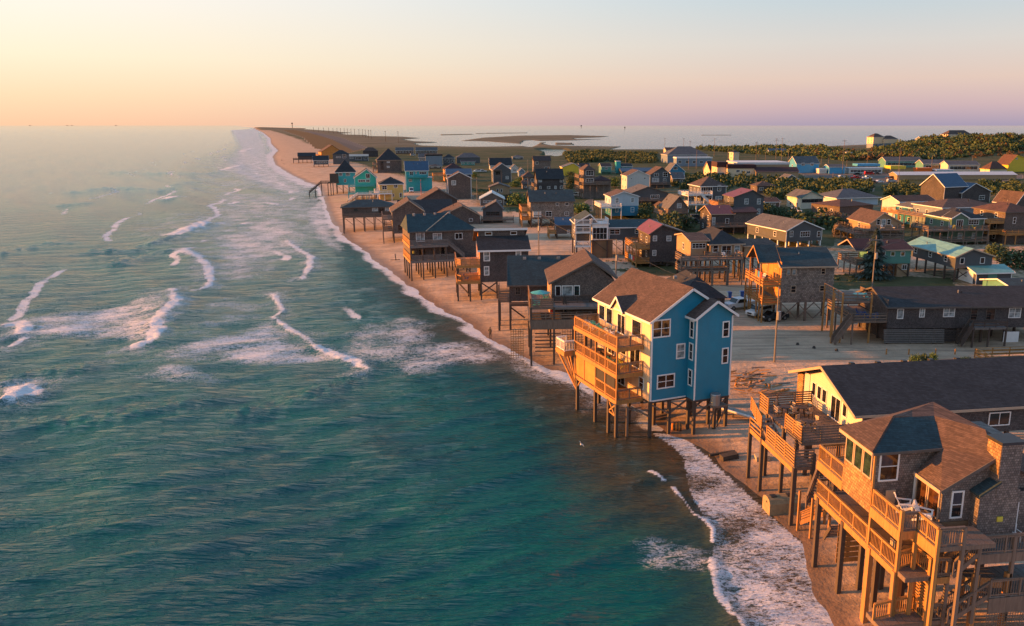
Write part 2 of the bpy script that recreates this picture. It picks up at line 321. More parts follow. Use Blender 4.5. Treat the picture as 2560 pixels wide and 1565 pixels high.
ISL=[[tuple(p) for p in P2W(ZR,q)] for q in (
 ((160,191),(330,167),(620,151),(1000,147),(1310,156),(1240,164),(1030,172),(1060,179),(1245,178),(1050,187),(760,193),(700,186),(650,190),(630,214),(520,208),(330,194)),
 ((0,142),(250,138),(265,143),(0,149)),((275,134),(340,134),(340,138),(275,138)),((355,131),(680,128),(680,132),(355,136)),((885,205),(1020,207),(1040,222),(890,222)),((2010,146),(2250,146),(2250,149),(2010,149)))]
def hill(x,y):
    a=np.array(gnd(2120,386)[:2]); b=np.array(gnd(2800,392)[:2]); e=b-a; l=np.hypot(*e); e=e/l
    t=(x-a[0])*e[0]+(y-a[1])*e[1]; q=-(x-a[0])*e[1]+(y-a[1])*e[0]
    return (5+11.5*sst(0,.5*l,t))*sst(-140,90,t)*np.exp(-(q/95)**2)
def ground_fields(x,y):
    x=np.asarray(x,float); y=np.asarray(y,float)
    inl=inpoly(x,y,LANDP)
    do=segdist(x,y,SHORE); dm=do+(fbm(x,y,14.)-.5)*3.2*sst(0,3,do)*(1-sst(15,40,do))
    ds=segdist(x,y,SOUND); pd=inpoly(x,y,POND)
    sd_=np.where(inl,do,-do)+(fbm(x+5,y,5.)-.5)*2.2
    sd_=np.where((ds<do)&~inl,-do,sd_)
    z=np.where(sd_>0,2.0*(1-np.exp(-.042*np.maximum(sd_,0))),np.maximum(-3,.09*sd_))
    z=z+(fbm(x,y,9.)-.5)*.5*sst(6,25,sd_)*(1-sst(400,900,y))
    z=np.minimum(z,np.where(inl,.12+.03*ds,9))
    z=z+np.where(inl,hill(x,y),0)+np.where(inl,sst(4200,6500,y)*11*sst(.0,1.,(fbm(x,y,900.)*.8+.45))*sst(30,500,ds),0)
    for I in ISL: z=np.where(inpoly(x,y,I),.35,z)
    z=np.where(pd,-.6,z)
    return z,sd_,ds,inl
def zg(x,y): return float(ground_fields(np.array([x]),np.array([y]))[0][0])
def gpt(px,py,lift=0.):
    z=1.5
    for _ in range(4): p=gnd(px,py,z+lift); z=zg(p[0],p[1])
    return (p[0],p[1],z)
AZ=np.radians(np.concatenate([np.arange(-54,-36,.9),np.arange(-36,32.5,.14),np.arange(32.5,50,.9)]))
def polar(rs):
    r,a=np.meshgrid(rs,AZ,indexing='ij'); x=(r*np.sin(a)).ravel(); y=(r*np.cos(a)).ravel()
    nr,na=len(rs),len(AZ); i=np.arange((nr-1)*na).reshape(nr-1,na)[:,:-1].ravel()
    return x,y,np.stack([i,i+1,i+na+1,i+na],1)
def npmesh(name,x,y,z,f,keep,mat,attrs):
    f=f[keep]; used=np.unique(f); mp=np.zeros(len(x),int); mp[used]=np.arange(len(used)); f=mp[f]
    v=np.stack([x[used],y[used],z[used]],1)
    me=bpy.data.meshes.new(name); me.vertices.add(len(v)); me.vertices.foreach_set('co',v.ravel())
    me.loops.add(f.size); me.loops.foreach_set('vertex_index',f.ravel().astype(np.int32)); me.polygons.add(len(f))
    me.polygons.foreach_set('loop_start',np.arange(0,f.size,4,dtype=np.int32)); me.polygons.foreach_set('loop_total',np.full(len(f),4,np.int32))
    me.polygons.foreach_set('use_smooth',np.ones(len(f),bool)); me.update(calc_edges=True); me.materials.append(MATS[mat])
    for k,a in attrs.items():
        at=me.attributes.new(k,'FLOAT','POINT'); at.data.foreach_set('value',a[used].astype(np.float32))
    return ob(name,me)
# ground material
m,t,p,o=nmat('ground'); geo=tn(t,'NewGeometry').outputs['Position']
def attr(t,n): a=tn(t,'Attribute'); a.attribute_name=n; return a.outputs['Fac']
n1=noise(t,geo,.22,6); n2=noise(t,geo,2.2,5); n3=noise(t,geo,.9,6,.7); n4=noise(t,geo,.035,4)
sand=cmix(t,rng(t,n1.outputs[0],.3,.7),(.43,.305,.205),(.64,.46,.32)); sand=cmix(t,rng(t,n2.outputs[0],.55,.75,0,.5),sand,(.28,.205,.145))
wet=cmix(t,.5,(.21,.135,.085),(.26,.165,.10))
grs=cmix(t,rng(t,n3.outputs[0],.3,.7),(.022,.04,.014),(.085,.095,.035)); grs=cmix(t,rng(t,n4.outputs[0],.45,.65,0,.8),grs,(.12,.10,.05))
dun=cmix(t,rng(t,n3.outputs[0],.3,.7),(.10,.065,.028),(.22,.13,.05))
mar=cmix(t,rng(t,noise(t,geo,.012,6,.7).outputs[0],.35,.65),(.10,.092,.055),(.21,.17,.11))
asp=cmix(t,rng(t,n2.outputs[0],.3,.7),(.07,.07,.072),(.12,.118,.118))
def brk(a,nz,lo=.3): return rng(t,mth(t,'ADD',attr(t,a),mth(t,'MULTIPLY',mth(t,'SUBTRACT',nz,.5),1.1)),lo,lo+.25)
trk=noise(t,mapping(t,geo,(.05,1.3,1),(0,0,math.radians(-6))).outputs[0],1.,4,.55); sand=cmix(t,rng(t,trk.outputs[0],.5,.62,0,.6),sand,(.25,.18,.125)); n5=noise(t,geo,7.,3); sand=cmix(t,rng(t,n5.outputs[0],.58,.7,0,.5),sand,(.22,.16,.11)); c=cmix(t,attr(t,'wet'),sand,wet); c=cmix(t,brk('veg',n3.outputs[0],.42),c,grs); c=cmix(t,brk('dune',n3.outputs[0],.4),c,dun); c=cmix(t,attr(t,'marsh'),c,mar); c=cmix(t,attr(t,'road'),c,asp)
t.links.new(c,p.inputs['Base Color']); t.links.new(rng(t,attr(t,'wet'),0,1,.9,.35),p.inputs['Roughness'])
p.inputs['Specular IOR Level'].default_value=.12
bmx=mth(t,'ADD',mth(t,'MULTIPLY',n1.outputs[0],.6),mth(t,'MULTIPLY',n3.outputs[0],.35)); bump(t,p,bmx,.9,.45)
# water material
m,t,p,o=nmat('water'); geo=tn(t,'NewGeometry').outputs['Position']
fo=attr(t,'foam'); shl=attr(t,'shal')
wn=noise(t,geo,.03,4)
deep=cmix(t,rng(t,wn.outputs[0],.35,.65),(.0,.072,.08),(.0,.112,.098))
deep=cmix(t,shl,deep,(.075,.055,.027))
l1=noise(t,mapping(t,geo,(.75,1.5,1.)).outputs[0],1.15,6,.62); l1.inputs['Distortion'].default_value=.8
l2=noise(t,geo,4.2,4,.6); l2.inputs['Distortion'].default_value=.6
l3=noise(t,geo,.16,4)
rid=lambda q: mth(t,'SUBTRACT',1.,mth(t,'MULTIPLY',mth(t,'ABSOLUTE',mth(t,'SUBTRACT',q,.5)),4.5))
lace=mth(t,'ADD',mth(t,'MULTIPLY',rid(l1.outputs[0]),.55),mth(t,'MULTIPLY',rid(l2.outputs[0]),.45))
lace=mth(t,'ADD',lace,mth(t,'MULTIPLY',mth(t,'SUBTRACT',l3.outputs[0],.5),1.2))
ff=mth(t,'MULTIPLY',rng(t,mth(t,'ADD',lace,mth(t,'MULTIPLY',fo,1.25)),1.08,1.5),rng(t,fo,.02,.2))
# ripples: crests run seaward-landward, slightly oblique
rot=(0,0,math.radians(-28))
r1=noise(t,mapping(t,geo,(.22,1.5,.5),rot).outputs[0],1.0,3,.55); r2=noise(t,mapping(t,geo,(1.1,5.6,1.),(0,0,math.radians(-20))).outputs[0],1.,3,.6); r3=noise(t,mapping(t,geo,(.07,.42,.2),(0,0,math.radians(-38))).outputs[0],1.,3,.5)
hh=mth(t,'ADD',mth(t,'ADD',mth(t,'MULTIPLY',r1.outputs[0],1.0),mth(t,'MULTIPLY',r2.outputs[0],.36)),mth(t,'MULTIPLY',r3.outputs[0],1.15))
calm=attr(t,'calm')
bp=bump(t,p,hh,1.,.5); t.links.new(rng(t,calm,0,1,1.,.2),bp.inputs['Strength'])
t.links.new(cmix(t,ff,deep,(.72,.72,.74)),p.inputs['Base Color']); t.links.new(rng(t,ff,0,1,.09,.75),p.inputs['Roughness']); p.inputs['IOR'].default_value=1.33; p.inputs['Specular IOR Level'].default_value=.4
# ground sheet
rs=np.exp(np.arange(math.log(34),math.log(9000),.0078)); x,y,f=polar(rs)
z,sd_,ds,inl=ground_fields(x,y)
inv=sst(35,70,sd_)
veg=inv*(.53+.75*(fbm(x,y,60.)-.5)+.24*sst(170,260,y))
def pm(Z,pts): return inpoly(x,y,[tuple(q) for q in P2W(Z,pts,1.9)])
for Z,pts in ((Z5,((500,180),(1700,230),(1760,320),(500,350))),(Z4,((380,720),(760,690),(1300,800),(1350,880),(1000,880),(600,830))),(Z4,((1000,560),(1480,400),(1460,380),(1250,480))),(Z7,((300,340),(900,340),(900,480),(300,480))),(Z7,((780,640),(900,640),(900,830),(780,760))),(ZD,((720,470),(960,470),(960,590),(720,590))),(ZD,((760,1150),(980,1150),(980,1240),(760,1240))),(Z8,((560,420),(800,380),(1100,520),(1100,620),(620,560))),(Z8,((1580,520),(1720,520),(1720,590),(1580,590)))):
    veg=np.where(pm(Z,pts),1.,veg)
veg=np.where((y>430)&(sd_>60)&(y<1300),np.maximum(veg,.75),veg)
for Z,pts in ((ZH,((640,430),(900,470),(1580,880),(1580,1120),(820,1120),(740,800),(640,640))),(Z5,((-500,560),(600,640),(1000,860),(2300,900),(2464,1000),(2464,1120),(-500,1300))),(ID,((1400,660),(1560,640),(1700,760),(1960,820),(1960,760),(1700,700),(1560,670))),(Z3,((640,660),(1100,400),(1400,560),(1100,900)))):
    veg=np.where(pm(Z,pts),.12,veg)
dune=np.where(pm(ZQ,((560,130),(640,128),(1050,205),(1600,380),(1420,420),(1040,370),(900,240))),1.,0.)*sst(18,40,sd_)
road=np.where(pm(ZQ,((900,170),(960,170),(1320,240),(1640,360),(1480,400),(1230,265))),.9,0.)
for Z,pts in ((ZE,((150,585),(640,600),(1160,570),(1160,690),(900,690),(930,780),(860,780),(690,650),(300,660))),(ZE,((2000,680),(2464,600),(2464,640),(2050,700))),(Z7,((1400,640),(1560,560),(1560,690),(1440,760)))): road=np.where(pm(Z,pts),.85,road)
marsh=np.where(inl,sst(900,1300,y)*(1-dune)*(1-road)*sst(55,90,sd_),0.)
for I in ISL: marsh=np.where(inpoly(x,y,I),1.,marsh)
marsh=np.where((y>4500)&(z>3),1.,marsh)
wet=(1-sst(.3,3.6,sd_))*(1-marsh)
veg=veg*(1-road)*(1-dune)
keep=(sd_[f].max(1)>-16)|(z[f].max(1)>.2)
g=npmesh('ground',x,y,z,f,keep,'ground',dict(veg=veg,dune=dune,road=road,marsh=marsh,wet=wet)); g['kind']='structure'; g['label']='sandy barrier beach and village ground with grass lots'
# water sheet
rs=np.concatenate([np.exp(np.arange(math.log(34),math.log(2600),.0066)),np.exp(np.arange(math.log(2620),math.log(95000),.05))]); x,y,f=polar(rs)
z,sd_,ds,inl=ground_fields(x,y); dist=np.hypot(x,y); d=np.maximum(-sd_,0)
foam=np.zeros_like(x)
def wp(Z,pts): return [tuple(q) for q in P2W(Z,pts)]
def fpatch(Z,pts,k,soft):
    global foam
    pl=wp(Z,pts); xs=[q[0] for q in pl]; ys=[q[1] for q in pl]; s=np.where((x>min(xs)-soft)&(x<max(xs)+soft)&(y>min(ys)-soft)&(y<max(ys)+soft))[0]
    if len(s)==0: return
    e=segdist(x[s],y[s],pl,True); i=inpoly(x[s],y[s],pl); w=np.where(i,.5+.5*np.minimum(1,e/soft),.5-.5*np.minimum(1,e/soft)); foam[s]=np.maximum(foam[s],k*sst(0,1,w))
BR=np.zeros_like(x)
def fline(Z,pts,k,wd,h=0.,trail=0):
    global foam,BR
    pl=wp(Z,pts); xs=[q[0] for q in pl]; ys=[q[1] for q in pl]; q=4*wd+18; s=np.where((x>min(xs)-q)&(x<max(xs)+q)&(y>min(ys)-q)&(y<max(ys)+q))[0]
    if len(s)==0: return
    wv=(fbm(x[s],y[s],2.5)-.5)*wd*1.2
    e=segdist(x[s],y[s],pl); kk=k*(.35+1.0*fbm(x[s]+31,y[s],4.5)); foam[s]=np.maximum(foam[s],np.maximum(kk*(1-sst(.2*wd,1.1*wd,e+wv)),min(1,k)*.42*np.exp(-e/(3.5+wd))*(wd>.5))); BR[s]=np.maximum(BR[s],h*.6*(.1+1.5*fbm(x[s],y[s],1.3))*np.exp(-(e/(1.5*wd))**2))
fpatch(ZW,((130,375),(600,320),(1000,240),(1085,270),(970,390),(960,500),(850,555),(600,500),(150,480)),.50,5)
fline(ZW,((1055,215),(1080,280),(1020,345),(960,395),(965,470),(930,530),(850,555)),1,1.6,.55)
fline(ZW,((1200,5),(1260,50),(1310,130),(1280,190),(1190,215)),.8,.9,.3)
fline(ZW,((1680,230),(1740,330),(1680,370),(1780,440),(1870,490),(1950,560)),.75,.7,.3)
fline(ZW,((1950,560),(2080,610),(2190,650),(2260,695)),1,1.0,.6)
fpatch(ZW,((1040,560),(1500,450),(1690,370),(1800,480),(1900,520),(1960,580),(2100,640),(1900,660),(1700,680),(1300,660),(1060,640)),.46,4)
fpatch(ZW,((850,740),(1050,670),(1450,760),(1380,800),(1200,810),(1000,770)),.42,3)
fpatch(ZW,((380,660),(700,600),(1040,600),(1000,680),(800,720),(500,720)),.22,3)
fpatch(ZW,((2150,450),(2600,330),(2800,700),(2464,760),(2300,690),(2050,560)),.36,5)
fpatch(ZW,((1300,240),(1700,200),(1690,380),(1480,430),(1060,540),(1000,430)),.25,5)
fline(ZW,((85,860),(140,800),(205,830)),1,1.6,.9); fline(ZW,((60,420),(130,400),(150,440),(110,480)),1,1.6,.6); fline(ZW,((60,545),(140,500)),.9,.8,.3)
fline(ZU,((1240,885),(1330,850),(1470,800)),1,3.2,.9); fline(ZU,((1180,622),(1240,612)),1,3,.6); fpatch(ZU,((1250,1010),(1350,980),(1470,1040),(1420,1060)),.75,2.5); fline(ZU,((1320,990),(1420,1045),(1490,1100),(1500,1190)),.9,1.3,.3)
fline(ZU,((2040,920),(2130,980),(2230,1040),(2210,1120),(2160,1190)),.8,1.1,.3); fline(ZU,((1640,655),(1700,640)),.9,2,.3); fline(ZU,((1720,285),(1800,260)),.8,6,.4); fline(ZU,((1590,415),(1720,385)),.9,4,.5); fline(ZU,((1920,655),(1980,665)),.8,2,.3); fline(ZU,((1730,800),(1770,790)),.9,1.5,.3)
fpatch(ZU,((1650,130),(1850,120),(1930,250),(1960,340),(2000,400),(2150,480),(2260,560),(2200,640),(1900,560),(1700,480),(1550,420),(1700,250)),.46,14)
fpatch(ZU,((1500,900),(1900,740),(2200,800),(2240,900),(2150,1000),(1950,1050),(1850,1200),(1520,1200)),.46,10)
fpatch(ZU,((1560,560),(2100,600),(2180,760),(1800,760),(1560,900),(1450,780)),.36,10)
fpatch(ZU,((2170,720),(2260,640),(2340,640),(2400,860),(2464,980),(2420,1000),(2250,900)),.5,4)
for pts,h_,w_ in ((((560,565),(900,540),(1150,560),(1350,505)),.9,5),(((870,430),(1150,435)),.9,8),(((700,990),(950,980),(1100,940),(1240,890)),.9,2.6),(((850,1080),(1000,1030),(1150,1000)),.7,2),(((1380,440),(1600,428)),.8,7),(((0,1010),(250,960),(420,930)),.6,2.5),(((1880,560),(2150,570)),.5,3),(((480,660),(620,655)),.6,3)): fline(ZU,pts,.0,w_,h_)
for pts in (((0,780),(150,720),(480,690)),((100,1000),(600,1010),(1100,930)),((0,900),(60,850)),((2200,740),(1900,860),(1500,960))): fline(ZW,pts,.0,1.6,.55)
fpatch(ZV,((0,0),(700,0),(880,90),(960,140),(700,210),(300,240),(0,230)),.4,3)
fline(ZV,((720,0),(900,80),(990,140),(1090,200),(1210,270)),.9,.55,.12); fline(ZV,((1340,260),(1480,370),(1650,470),(1700,500)),.75,.9,.08)
fline(ZS,((940,220),(1045,295)),.8,.3,.1); fline(ZS,((1110,345),(1200,460),(1260,540),(1350,590),(1400,650),(1395,740)),.85,.32,.2); fline(ZS,((1390,860),(1410,990),(1440,1120),(1520,1230),(1620,1348),(1700,1480)),.8,.42,.25)
fpatch(ZS,((760,740),(950,700),(1180,740),(1390,800),(1390,960),(1150,980),(900,930)),.3,1.5)
# wash along the sand
nr=1-sst(80,125,y)
inner=np.where(y<95,sst(.2,1.2,d)*(1-sst(5.2,8.2,d+(fbm(x,y,7.)-.5)*3)),0)
band=inpoly(x,y,wp(ZS,((940,-60),(1120,60),(1180,130),(1220,330),(1250,420),(1330,560),(1400,650),(1400,900),(1430,1100),(1640,1348),(1800,1560),(2600,1560),(2400,1300),(2100,800),(1500,250),(1180,-40))))
foam=np.maximum(foam,np.where(band,.40+.5*(fbm(x,y,4.)-.5)+.12*np.exp(-d/1.0),0)*sst(-.3,.4,-sd_+.5))
foam=np.maximum(foam,np.where((y>80)&(y<420),.7*(1-sst(.6,3.2,d+(fbm(x,y,8.)-.5)*3)),0)); foam=np.maximum(foam,np.where(y>=420,.6*(1-sst(3,16,d)),0))
foam=np.where(inl&(ds<d+1e9)&(sd_>8),0,foam)
ln_=np.cos(2*math.pi*(d+9*fbm(x+7,y,55.)*2)/26.); foam=np.maximum(foam,np.where((y>130)&(y<2600)&(d>5),.85*sst(.955,.995,ln_)*sst(.50,.62,fbm(x+300,y,34.))*(1-sst(60,150,d))*(.6+.4*fbm(x,y,6.)),0)); foam=np.maximum(foam,np.where((y>150)&(d>3),.34*(1-sst(25,95,d))*sst(.35,.65,fbm(x,y+90,45.))*sst(150,260,y),0))
foam*=np.where((x>0)&(y>700)|(ds<segdist(x,y,SHORE)),0,1)
shal=(1-sst(2.,13.,d+(fbm(x,y,11.)-.5)*9))*(1-.85*sst(95,170,y))
_sv=foam; foam=np.zeros_like(x); fpatch(ZS,((300,0),(760,40),(1100,340),(1400,650),(1390,760),(1000,660),(760,560),(500,330)),.85,5); shal=np.maximum(shal,foam); foam=_sv
snd=(ds<segdist(x,y,SHORE))&(y>600)
calm=np.where(snd,.5,.66*sst(110,520,dist)*sst(10,90,d))
# swell and wind waves as real relief
H=np.zeros_like(x); rr=np.random.default_rng(3)
def wv(lam,ang,amp,sharp=1.):
    k=2*math.pi/lam; ph=rr.random()*7; g=k*(x*math.sin(ang)+y*math.cos(ang))+ph+1.6*fbm(x,y,lam*5)*2
    return amp*(2*((np.sin(g)*.5+.5)**sharp)-1)*(.4+1.2*fbm(x+ph*50,y,lam*4))
for lam,a_,am,sh in ((34,math.radians(66),.22,1.9),(19,math.radians(52),.11,1.6),(12,math.radians(58),.06,1.5)): H+=wv(lam,a_,am,sh)*sst(4,40,d)
cell=dist*.0066*3.
for lam,deg,am in ((7.5,-30,.05),(5.2,-18,.05),(3.9,-38,.045),(2.7,-26,.032),(2.1,-12,.022),(1.6,-34,.016)):
    H+=wv(lam,math.radians(deg),am,1.5)*(1-sst(lam*.6,lam*1.2,cell))
H=(H*sst(.5,9,d)+BR)*np.where(snd,.0,1)*(1-sst(700,1500,dist))
keep=(z[f].min(1)<.45)
w=npmesh('sea_water',x,y,H,f,keep,'water',dict(foam=foam,shal=shal,calm=calm)); w['kind']='structure'; w['label']='green sea and sound water with breaking waves'
# ---------------------------------------------------------------- house builder
def gable_wall(b,u0,u1,v0,v1,h0,he,ua,ha,ax='v'):
    """box of walls with gable peaks; ax 'v': ridge runs along v, peaks on the v faces"""
    if ax=='v': b.prism([(u0,h0),(u1,h0),(u1,he),(ua,ha),(u0,he)],v0,v1,'y')
    else: b.prism([(v0,h0),(v1,h0),(v1,he),(ua,ha),(v0,he)],u0,u1,'x')
def roof_obj(root,kind,u0,u1,v0,v1,he,ha,mat,ua=None,ov=.4,th=.16,trim=None,name='roof',he2=None):
    """sloping roof sheets with thickness; returns roof"""
    b=MB(); he2=he if he2 is None else he2
    if kind in 'vu':
        if kind=='u': a0,a1,c0,c1=v0,v1,u0,u1; P_=lambda a,c,h:(c,a,h)
        else: a0,a1,c0,c1=u0,u1,v0,v1; P_=lambda a,c,h:(a,c,h)
        m=(a0+a1)/2 if ua is None else ua; c0-=ov; c1+=ov
        s0=(ha-he)/(m-a0); s1=(ha-he2)/(a1-m); z=.06
        e0,h0=a0-ov,he-ov*s0+z; e1,h1=a1+ov,he2-ov*s1+z; top=ha+z
        if kind=='v': b.prism([(e0,h0),(m,top),(e1,h1),(e1,h1+th),(m,top+th*1.25),(e0,h0+th)],c0,c1,'y')
        else: b.prism([(e0,h0),(m,top),(e1,h1),(e1,h1+th),(m,top+th*1.25),(e0,h0+th)],c0,c1,'x')
        r=b.build(name,mat,root)
        if trim:
            f=MB(); w=.24
            for c in (c0-.03,c1+.03):
                f.beam(P_(e0,c,h0+th*.3),P_(m,c,top+th*.3),.05,w); f.beam(P_(m,c,top+th*.3),P_(e1,c,h1+th*.3),.05,w)
            f.beam(P_(e0-.03,c0,h0+th*.3),P_(e0-.03,c1,h0+th*.3),.05,w*.9); f.beam(P_(e1+.03,c0,h1+th*.3),P_(e1+.03,c1,h1+th*.3),.05,w*.9)
            f.build('fascia',trim,root)
        return r
    if kind=='hip':
        x0,x1,y0,y1=u0-ov,u1+ov,v0-ov,v1+ov; w,d=x1-x0,y1-y0; i=min(w,d)/2*.98; hb=he-.1
        if w>=d: A_,B_=(x0+i,(y0+y1)/2,ha),(x1-i,(y0+y1)/2,ha)
        else: A_,B_=((x0+x1)/2,y0+i,ha),((x0+x1)/2,y1-i,ha)
        c=[(x0,y0,hb),(x1,y0,hb),(x1,y1,hb),(x0,y1,hb)]
        if w>=d: fs=[(c[0],c[1],B_,A_),(c[1],c[2],B_),(c[2],c[3],A_,B_),(c[3],c[0],A_)]
        else: fs=[(c[0],c[1],A_),(c[1],c[2],B_,A_),(c[2],c[3],B_),(c[3],c[0],A_,B_)]
        for f in fs: b.poly(f)
        b.poly([(x0,y0,hb-.01),(x0,y1,hb-.01),(x1,y1,hb-.01),(x1,y0,hb-.01)])
        r=b.build(name,mat,root)
        if trim:
            f=MB(); z=hb-.05
            f.box(x0,x1,y0-.05,y0,z-.16,z+.06); f.box(x0,x1,y1,y1+.05,z-.16,z+.06); f.box(x0-.05,x0,y0-.05,y1+.05,z-.16,z+.06); f.box(x1,x1+.05,y0-.05,y1+.05,z-.16,z+.06); f.build('fascia',trim,root)
        return r
    # flat
    b.box(u0-ov*.6,u1+ov*.6,v0-ov*.6,v1+ov*.6,he,max(ha,he+.15)); r=b.build(name,mat,root)
    if trim:
        f=MB(); z=max(ha,he+.15); o_=ov*.6
        f.box(u0-o_-.05,u1+o_+.05,v0-o_-.05,v0-o_,he-.05,z+.03); f.box(u0-o_-.05,u0-o_,v0-o_,v1+o_,he-.05,z+.03); f.build('fascia',trim,root)
    return r
def corner_trim(root,u0,u1,v0,h0,he,mat='trim_white'):
    for a,c in ((u0-.03,u0+.12),(u1-.12,u1+.03)): MB().box(a,c,v0-.03,v0+.02,h0,he).build('corner_board',mat,root)
def pilings(root,u0,u1,v0,v1,h,mat='wood_dark',w=.28,sp=3.2,gz=0.,rows=2):
    nu=max(1,round((u1-u0)/sp)); nv=max(1,round((v1-v0)/sp)); 
    for i in range(nu+1):
        for j in range(nv+1):
            if j>0 and i>0 and j<nv and not(j<rows): continue
            if i>0 and j>=rows: continue
            post(root,u0+(u1-u0)*i/nu,v0+(v1-v0)*j/nv,gz,h,w,mat)
HOUSES={}
def PH(label,Z,xl,xr,yg,ye,yr,roof='v',xa=None,fl=None,dep=9,ang=8,wall='shingle_grey',rf='roof',trim=None,wins=(),od=None,fd=(),z0=None,name='beach_house',cat='house',root=None,F=None,frame='trim_white',wood='wood',auto=2,ov=.4,pil='wood_dark',yr2=None,group=None,braces=False,gz=-1.,v0=0.,offu=0.,wall2=None,ysplit=None,odr='far',door=None,he2=None,pane='glass'):
    if F is None:
        px,py=Z(xl,yg); g=gpt(px,py); F=Fr(px,py,0,ang,o=(g[0],g[1],g[2] if z0 is None else z0))
    if root is None: root=thing(name,label,cat,F,group=group)
    q=lambda x,y,v=0.: F.onv(*Z(x,y),v+v0)
    ua0=q(xl,ye)[0]; u1,he=q(xr,ye); he=q(xl,ye)[1]; u0=ua0 if F is not None else 0
    if abs(u0)<.6: u0=0.
    h0=q(xl,fl)[1] if fl is not None else 0.
    V0,V1=v0,v0+dep; ua=None
    if roof=='v':
        ua,ha=q(xa if xa is not None else (xl+xr)/2,yr,-ov); ua=min(max(ua,u0+.12*(u1-u0)),u1-.12*(u1-u0))
    elif roof in('u','hip'): ha=q((xl+xr)/2,yr,dep/2)[1]
    else: ha=q((xl+xr)/2,yr)[1]
    ha=min(max(ha,he+(.15 if roof=='flat' else .6)),he+.62*(max(u1-u0,dep)))
    b=MB()
    if roof=='v': gable_wall(b,u0,u1,V0,V1,h0,he,ua,ha)
    elif roof=='u': gable_wall(b,u0,u1,V0,V1,h0,he,(V0+V1)/2,ha,'u')
    else: b.box(u0,u1,V0,V1,h0,he)
    b.build('wall',wall,root)
    if ysplit is not None:
        hs=q(xl,ysplit)[1]; MB().box(u0-.03,u1+.03,V0-.03,V1-.1,h0-.02,hs).build('lower_wall',wall2,root)
    roof_obj(root,roof,u0,u1,V0,V1,he,ha,rf,ua,ov,trim=trim)
    if trim=='trim_white' : corner_trim(root,u0,u1,V0,h0,he)
    if h0>1.0:
        pilings(root,u0+.2,u1-.2,V0+.2,V1-.3,h0,pil,gz=gz,w=.28 if F.o[1]<260 else .34)
        if braces or h0>2.6:
            n=max(1,round((u1-u0)/3.2)); s=(u1-u0-.4)/n; pr=[]
            for i in range(0,n):
                a=u0+.2+s*i; pr+=[((a,V0+.2,h0-.1),(a+s,V0+.2,max(.3,h0-2.6))),((a+s,V0+.2,h0-.1),(a,V0+.2,max(.3,h0-2.6)))]
            brace(root,pr if braces else pr[::2],pil)
    for k in wins:
        a0,c0=q(k[0],k[3]); a1,c1=q(k[2],k[1]); st=k[4] if len(k)>4 else ''
        w_=abs(a1-a0)
        nx=max(1,round(w_/.95)) if 'n' not in st else int(st[st.index('n')+1]); pn='glass_curtain' if 'c' in st else pane
        window(root,'v',a0,a1,c0,c1,V0,frame if 'd' not in st else 'trim_dark',pn,nx,2 if 's' not in st else 1,.09 if F.o[1]<260 else .13)
    hs=he-h0; ns=max(1,round(hs/2.75)); 
    if auto:
        for sidx in range(ns):
            hb=h0+sidx*hs/ns+.8
            for i in range(auto):
                vc=V0+dep*(i+.6)/(auto+.2); window(root,'u',vc-.55,vc+.55,hb,min(hb+1.3,he-.25),u0,frame,pane,1,2,.1)
    if od:
        wd=od[0]; lv=od[1] if len(od)>1 else [h0+hs/ns*i for i in range(ns)]; va,vb=(V0+.1,V1-.2) if len(od)<3 else od[2]
        hp=[]
        for lvl in lv:
            if lvl<.9: continue
            deck(root,u0-wd,u0-.02,va,vb,lvl,wood); railing(root,[(u0-.1,va,lvl),(u0-wd+.06,va,lvl),(u0-wd+.06,vb,lvl),(u0-.1,vb,lvl)],odr,1.0,'trim_white' if wood=='trim_white' else wood); hp.append(lvl)
        if hp:
            n=max(1,round((vb-va)/3.4)); top=max(hp)+(1. if len(hp)<2 else 1.)
            for i in range(n+1): post(root,u0-wd+.12,va+.12+(vb-va-.24)*i/n,gz,max(hp),.2,'wood' if wood=='trim_white' else wood)
    for k in fd:
        x0,x1,y,dd=k[:4]; st=k[4] if len(k)>4 else 'far'
        a0,hh_=F.onv(*Z(x0,y),V0-dd); a1,_=F.onv(*Z(x1,y),V0-dd)
        hh_=max(.3,hh_)
        deck(root,a0,a1,V0-dd,V0-.02,hh_,wood if wood!='trim_white' else 'wood_grey')
        if st!='none': railing(root,[(a0+.06,V0-.1,hh_),(a0+.06,V0-dd+.06,hh_),(a1-.06,V0-dd+.06,hh_),(a1-.06,V0-.1,hh_)],st,1.0,wood)
        if wood=='trim_white': MB().box(a0,a1,V0-dd-.05,V0-dd,hh_-.34,hh_-.01).build('deck_fascia','trim_white',root)
        n=max(1,round((a1-a0)/3.2))
        for i in range(n+1): post(root,a0+.15+(a1-a0-.3)*i/n,V0-dd+.15,gz,hh_,.2,wood if wood!='trim_white' else 'trim_white')
    if auto and roof!='flat' and F.o[1]<420 and label:
        q_=random.Random(label); um=(u0+u1)/2
        for k_ in range(q_.choice((1,2,2,3))):
            if roof=='v': uu=(ua if ua else um)+q_.choice((-1,1))*q_.uniform(.15,.3)*(u1-u0); vv=V0+dep*q_.uniform(.2,.8); m0=ua if ua else um; zz=ha-(ha-he)*abs(uu-m0)/max(.5,(m0-u0 if uu<m0 else u1-m0))
            else: uu=u0+(u1-u0)*q_.uniform(.35,.65); vv=(V0+V1)/2-dep*.18; zz=ha-(ha-he)*.36
            MB().tube((uu,vv,zz-.3),(uu,vv,zz+q_.uniform(.35,.7)),.09,.09,7).build('vent_pipe','metal_dark' if k_ else 'metal_grey',root)
        if h0<2.: MB().box(u1+.25,u1+1.05,V0+1.5,V0+2.3,h0*.0+.3,h0*.0+1.15).build('air_conditioner','metal_grey',root)
    HOUSES[label]=(root,F,u0,u1,V0,V1,h0,he,ha)
    return root,F
